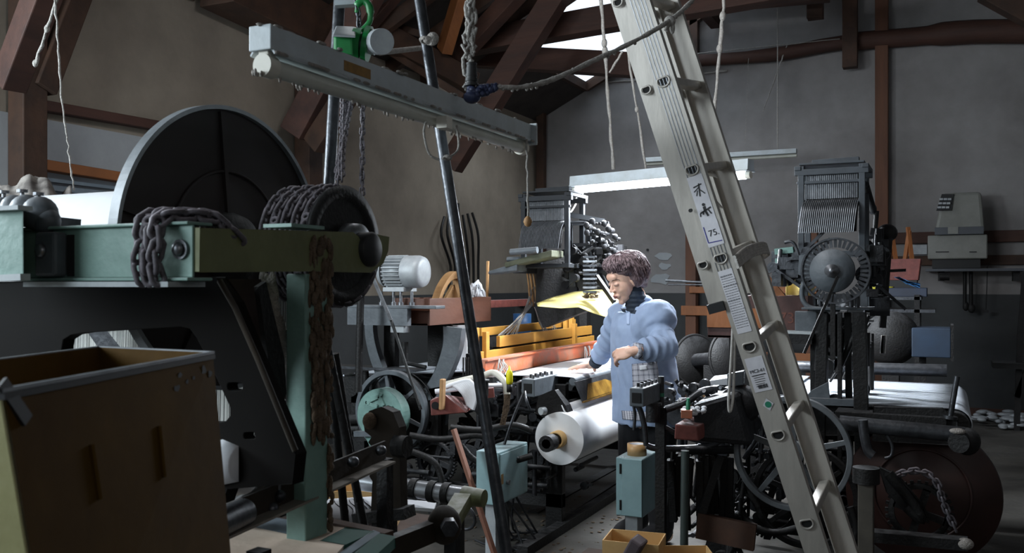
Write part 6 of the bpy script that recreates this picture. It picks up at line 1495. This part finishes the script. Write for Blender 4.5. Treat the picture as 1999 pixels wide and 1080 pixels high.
cap(body, LS-UP*.02, RS-UP*.02, .042); cap(body, LS-UP*.02, LE, .042, .036); cap(body, LE, LW_, .036, .025); cap(body, RS-UP*.02, RE, .042, .036); cap(body, RE, RW, .036, .025)
cap(body, chest+(LS-RS)*.2, chest-(LS-RS)*.2, .085); cap(body, chest, waist, .13, .12); cap(body, waist, hipc, .12, .14)
fbody = (RT*-.77-FW*.64); lat = (RT*.64-FW*.77)
for s in (-1, 1):
    hp_ = hipc+lat*.085*s; kn = V((hp_.x, hp_.y, .46))+fbody*.03; an = V((hp_.x, hp_.y, .09))
    cap(body, hp_, kn, .085, .058); cap(body, kn, an, .056, .038); cap(body, an-UP*.045+fbody*-.03, an-UP*.045+fbody*.14, .04, .035)
def hand(mb, wr, d, pn, fingers, thumb, s=1.0):
    """wr wrist, d palm direction, pn palm normal (back of hand); fingers: list of (side offset, [(dir mix d, down) ...]) """
    d = d.normalized(); pn = (pn-d*pn.dot(d)).normalized(); sd2 = d.cross(pn)
    R = Matrix((d, sd2, pn)).transposed()
    mb.ell(wr+d*.045*s, (.05*s, .040*s, .017*s), R, 16, 12); cap(mb, wr-d*.03, wr+d*.02, .024*s, .024*s)
    for off, L, spread, bend in fingers:
        p = wr+d*.075*s+sd2*off*s; dd2 = (d+sd2*spread).normalized(); b = 0; r = .0088*s
        mb.ell(p, (.012*s, .010*s, .011*s), R, 10, 8)
        for k, (fr, bb2) in enumerate(((.45, bend[0]), (.3, bend[1]), (.25, bend[2]))):
            b += bb2; q = p+(dd2*cos(b)-pn*sin(b))*L*fr*s; cap(mb, p, q, r, r*.9, 10); p = q; r *= .9
    p = wr+d*.02*s+sd2*thumb[0]*.028*s
    for fr, dv in ((.042, thumb[1]), (.032, thumb[2])):
        q = p+(d*dv[0]+sd2*dv[1]*thumb[0]+pn*dv[2]).normalized()*fr*s; cap(mb, p, q, .0115*s, .0098*s, 10); p = q
# right hand: flat on the cloth, fingers pointing left, thumb toward the front
t_r = Pp(1100, 722, 5.24); wr_r = Pp(1157, 711, 5.12); d_r = (t_r-wr_r)
hand(body, wr_r, V((d_r.x, d_r.y, d_r.z)), UP+RT*.1, [(-.028, .066, -.10, (.04, .1, .1)), (-.010, .078, -.02, (.02, .08, .1)), (.009, .074, .05, (.02, .08, .1)), (.026, .060, .16, (.05, .1, .1))][::1], (-1 if False else 1, (.35, 1.0, -.35), (.5, .8, -.5)), 1.03)
# left hand: relaxed before the waist, fingers curling down
wr_l = LW_; d_l = (Pp(1208, 692, 4.44)-wr_l)
hand(body, wr_l, d_l, (UP*.75+FW*-.75), [(-.028, .060, -.08, (.7, .7, .5)), (-.010, .070, 0, (.8, .7, .5)), (.009, .072, .03, (.75, .7, .5)), (.027, .064, .08, (.55, .6, .4))], (1, (.6, .5, -.7), (.7, .1, -.8)), 1.0)
bo = remesh(body, .0034, 'body', skin, wo, 3)
# trousers legs are body; cover with cloth
tr_ = MB()
for s in (-1, 1):
    hp_ = hipc+lat*.085*s; kn = V((hp_.x, hp_.y, .46))+fbody*.03; an = V((hp_.x, hp_.y, .10))
    cap(tr_, hp_-UP*.02, kn, .105, .082); cap(tr_, kn, an, .082, .065)
    tr_.ell(an+V((0, 0, -.045))+fbody*.05, (.13, .055, .055), Matrix((fbody, lat, UP)).transposed(), 16, 10)
remesh(tr_, .009, 'trousers', trous, wo, 2)
# turtleneck
nk = MB(); cap(nk, neck0-UP*.045, neck1-UP*.012+RT*.006, .068, .055)
def ringf(p, n_):
    a = p.z*260; return .0018*sin(a)
remesh(nk, .005, 'turtleneck_collar', turtle, wo, 2, ringf)
# smock
sm = MB()
cap(sm, LS-UP*.012+(RS-LS)*.1, RS-UP*.012, .066, .064, 20); cap(sm, LS+(LS-RS).normalized()*.01-UP*.03, chest, .10, .12)
Rb = Matrix((fbody.normalized(), lat.normalized(), UP)).transposed()
rings = [(610, 1250, .10, .155), (640, 1251, .135, .165), (675, 1254, .150, .165), (710, 1258, .155, .170), (750, 1262, .160, .182), (790, 1266, .168, .196), (825, 1268, .175, .205)]
pts = []
n = 40; o_ = len(sm.v)
P_ = []
for j, (py, px, rf, rl) in enumerate(rings):
    c = Pp(px, py, 4.77)
    for k in range(n):
        a = 2*pi*k/n; fold = 1+(.035*j/6)*sin(a*7+1)+.02*(j/6)*sin(a*13)
        P_.append(c+(fbody.normalized()*cos(a)*rf*(.92 if cos(a) < 0 else 1)+lat.normalized()*sin(a)*rl)*fold)
F_ = [(j*n+k, j*n+(k+1) % n, (j+1)*n+(k+1) % n, (j+1)*n+k) for j in range(len(rings)-1) for k in range(n)]
F_ += [tuple(range(n))[::-1], tuple(range((len(rings)-1)*n, len(rings)*n))]
sm.add(P_, F_, True)
cap(sm, LS-UP*.015+(RS-LS)*.08, LE, .064, .066, 20); cap(sm, neck0-UP*.05, LS-UP*.01, .060, .060, 20); cap(sm, neck0-UP*.05, RS-UP*.01, .060, .056, 20); cap(sm, chest+UP*.06, neck0-UP*.014, .1, .076, 20); cap(sm, LE, LE.lerp(LW_, .45), .066, .062, 20); cap(sm, LE.lerp(LW_, .45), LE.lerp(LW_, .82), .062, .040, 20)
cap(sm, RS, RE, .078, .066, 20); cap(sm, RE, RE.lerp(RW, .55), .062, .054, 20); cap(sm, RE.lerp(RW, .55), RE.lerp(RW, .85), .052, .034, 20)
armL, armR = (LE-LS).normalized(), (RE-RS).normalized()
def seg_d(p, a, b): ab = b-a; t = max(0, min(1, (p-a).dot(ab)/ab.length_squared)); return (p-a-ab*t).length, t
def folds(p, n_):
    dL, tL = seg_d(p, LS, LE); dF, tF = seg_d(p, LE, LW_); dR, tR = seg_d(p, RS, RE); dG, tG = seg_d(p, RE, RW)
    d = .003*noise.noise(p*14)+.0015*noise.noise(p*34)
    if dF < .09: d += .007*sin(tF*26+3*noise.noise(p*10)+p.z*14)*(.4+tF)
    elif dG < .08 or dR < .08: d += .005*sin((tG+tR)*20+3*noise.noise(p*9))
    elif dL < .10: d += .005*sin(tL*15+3*noise.noise(p*8)+p.x*18)*(.3+tL)
    else:
        q = p-chest; a = q.dot(lat.normalized()); h_ = p.z-.65
        d += .011*noise.noise(V((a*15, h_*2.4, 1+q.dot(fbody)*5)))+.006*noise.noise(V((a*30+h_*8, h_*6, 4)))
    return d
so = remesh(sm, .0065, 'smock', smock, wo, 2, folds)
# plaid cloth: pocket, cuff and hem, laid on the smock
pl = bpy.data.materials.new('plaid'); pl.use_nodes = True; nt = pl.node_tree; N = nt.nodes; L = nt.links
uvn = N.new('ShaderNodeUVMap'); sx = N.new('ShaderNodeSeparateXYZ'); L.new(uvn.outputs[0], sx.inputs[0])
def stripes(sock, freq, lo):
    m1 = N.new('ShaderNodeMath'); m1.operation = 'MULTIPLY'; m1.inputs[1].default_value = freq; L.new(sock, m1.inputs[0])
    m2 = N.new('ShaderNodeMath'); m2.operation = 'FRACT'; L.new(m1.outputs[0], m2.inputs[0])
    m3 = N.new('ShaderNodeMath'); m3.operation = 'LESS_THAN'; m3.inputs[1].default_value = lo; L.new(m2.outputs[0], m3.inputs[0]); return m3.outputs[0]
acc = None
for sock, fr, lo, wt in ((sx.outputs[0], 20, .35, .45), (sx.outputs[1], 20, .35, .45), (sx.outputs[0], 5, .3, .25), (sx.outputs[1], 5, .3, .25)):
    s_ = stripes(sock, fr, lo); mm2 = N.new('ShaderNodeMath'); mm2.operation = 'MULTIPLY'; mm2.inputs[1].default_value = wt; L.new(s_, mm2.inputs[0])
    if acc is None: acc = mm2.outputs[0]
    else: ad = N.new('ShaderNodeMath'); ad.operation = 'ADD'; L.new(acc, ad.inputs[0]); L.new(mm2.outputs[0], ad.inputs[1]); acc = ad.outputs[0]
mx = N.new('ShaderNodeMix'); mx.data_type = 'RGBA'; mx.clamp_factor = True; L.new(acc, mx.inputs[0]); mx.inputs[6].default_value = lin((208, 208, 216)); mx.inputs[7].default_value = lin((34, 38, 62))
L.new(mx.outputs[2], N['Principled BSDF'].inputs['Base Color']); N['Principled BSDF'].inputs['Roughness'].default_value = .9
def bvh(o):
    me = o.data; return BVHTree.FromPolygons([v.co+WL[o.name] for v in me.vertices], [tuple(p.vertices) for p in me.polygons])
SB = bvh(so); HB = bvh(bo)
def patch(name, tree, quad, nu, nv, m_, par, off=.003, uvs=1, dire=None, th=.002):
    """quad: 4 pixels; the grid is laid on the surface seen there"""
    mb = MB(); pts = []; ok = True; last = None
    for j in range(nv+1):
        for i in range(nu+1):
            uu, vv = i/nu, j/nv
            x = (quad[0][0]*(1-uu)+quad[1][0]*uu)*(1-vv)+(quad[3][0]*(1-uu)+quad[2][0]*uu)*vv
            y = (quad[0][1]*(1-uu)+quad[1][1]*uu)*(1-vv)+(quad[3][1]*(1-uu)+quad[2][1]*uu)*vv
            r = ray(x, y).normalized(); hit, nr, _, _ = tree.ray_cast(CAM, r)
            if hit is None: hit = last if last is not None else CAM+r*4.6
            else: hit = hit-r*off
            pts.append(hit); last = hit
    F = [(j*(nu+1)+i, j*(nu+1)+i+1, (j+1)*(nu+1)+i+1, (j+1)*(nu+1)+i) for j in range(nv) for i in range(nu)]
    mb.add(pts, F, True); o = mb.build(name, m_, par, solid=th)
    uvl = o.data.uv_layers.new(name='UVMap')
    for p in o.data.polygons:
        for li in p.loop_indices:
            vi = o.data.loops[li].vertex_index; uvl.data[li].uv = ((vi % (nu+1))/nu*uvs, (vi//(nu+1))/nv*uvs)
    return o
patch('plaid_pocket', SB, ((1234, 711), (1283, 706), (1291, 765), (1236, 764)), 16, 16, pl, so)
patch('pocket_tag', SB, ((1249, 714), (1263, 713), (1264, 722), (1250, 723)), 4, 4, white, so, .006)
patch('plaid_cuff', SB, ((1237, 668), (1256, 672), (1256, 703), (1236, 698)), 10, 12, pl, so, .003, .7)
patch('plaid_hem', SB, ((1214, 802), (1300, 806), (1301, 826), (1216, 819)), 24, 8, pl, so, .003, .9)
patch('placket', SB, ((1222, 606), (1231, 606), (1229, 634), (1224, 634)), 3, 8, mat('pale_placket', (170, 186, 212), (150, 166, 196), .8), so, .003)
patch('neck_edge', SB, ((1212, 602), (1243, 606), (1240, 613), (1216, 609)), 10, 3, turtle, so, .002)
# cuff elastic, turtleneck sleeve end
m = MB(); p = LE.lerp(LW_, .86); m.ring(p, LW_-LE, .036, .0055, 24, 8); m.build('wrist_band', turtle, wo)
m = MB(); m.cyl(RE.lerp(RW, .80), RE.lerp(RW, .98), .040, .034, 20); m.build('dark_cuff', turtle, wo)
# face details laid on the head
def fpt(a, b, c):   # point on face nearest to head coords, cast along -f
    o_ = H(a, b, c)+f*.06; hit, nr, _, _ = HB.ray_cast(o_, -f); return hit if hit else H(a, b, c)
def fline(pts, r, name, m_, off=.0005):
    P2 = [fpt(.12, b, c)+f*off for b, c in pts]; MB().tube(spl(P2, 5), [r*(.5+.5*sin(pi*(i+.5)/(len(spl(P2, 5))))) for i in range(len(spl(P2, 5)))], 6).build(name, m_, bo)
browm = mat('brow_hair', (70, 54, 50), (54, 42, 38), .9); lipm = mat('lip_skin', (172, 98, 90), (156, 84, 78), .45); lash = mat('lash', (34, 26, 26), (24, 18, 18), .8)
for s in (1, -1):
    fline([(s*.014, .024), (s*.028, .029), (s*.044, .024), (s*.050, .018)], .0017, 'eyebrow', browm)
    fline([(s*.015, .002), (s*.024, -.001), (s*.034, -.0005), (s*.044, .003)], .0012, 'eyelid_line', lash)
    fline([(s*.010, -.034), (s*.008, -.033)], .002, 'nostril', lash)
fline([(-.019, -.0555), (-.008, -.0525), (0, -.054), (.008, -.0525), (.019, -.0555)], .0034, 'upper_lip', lipm)
fline([(-.016, -.062), (0, -.065), (.016, -.062)], .0036, 'lower_lip', lipm)
fline([(-.020, -.0582), (0, -.0582), (.020, -.0585)], .0010, 'mouth_line', lash, .0022)
# hair
hairm = mat('brown_grey_hair', (104, 84, 86), (62, 46, 48), .5, scale=26, stretch=(1, 1, .5), contrast=.15, bump=.5, bscale=160)
hb = MB()
def hh(a, b, c, r): hb.ell(H(a, b, c), [x*HS for x in r], HR, 20, 14)
hh(-.030, 0, .056, (.098, .094, .074)); hh(.022, 0, .094, (.058, .074, .038)); hh(-.062, 0, -.002, (.062, .088, .070))
hh(-.050, .058, .018, (.060, .032, .064)); hh(-.050, -.058, .018, (.060, .032, .064)); hh(.006, .066, .054, (.036, .026, .036)); hh(.006, -.066, .054, (.036, .026, .036)); hh(-.062, 0, -.048, (.045, .062, .034))
hh(-.020, .072, .000, (.034, .020, .056)); hh(-.020, -.072, .000, (.034, .020, .056)); hh(-.070, 0, .030, (.060, .084, .070))
ho_ = remesh(hb, .006, 'hair', hairm, wo, 2, lambda p, n_: .004*noise.noise(p*34)+.004*noise.noise(V((p.x*20, p.y*20, p.z*60))))
HT = bvh(ho_); rnd = random.Random(77); lk_ = MB(); cr0 = H(-.045, .0, .125)
for i in range(760):
    a = rnd.uniform(0, 2*pi); L_ = rnd.uniform(.05, .12); st0 = rnd.uniform(.0, .10)
    pts2 = []
    ph = st0/.09; 
    for k in range(6):
        t = ph+k*L_/.09/5; th = min(t, 2.3) if cos(a) < .12 else min(t, 1.0+.3*sin(i*2.4)**2)
        dv = HR @ V((sin(th)*cos(a), sin(th)*sin(a), cos(th)))
        c0 = H(-.025, 0, .035); hit, nr, _, _ = HT.ray_cast(c0+dv*.25, -dv)
        if hit is None: break
        pts2.append(hit+dv*(.001+.008*sin(pi*k/5)*(.4+.6*sin(i)**2)+(.009 if k == 5 else 0)*rnd.random())+l*.004*sin(k+i))
    if len(pts2) == 6: lk_.tube(pts2, [.0014, .0028, .0034, .0032, .0024, .0008], 5)
lk_.build('hair_locks', mat('hair_lock', (142, 120, 124), (62, 46, 48), .6, scale=70, contrast=.12), ho_, kind='stuff')
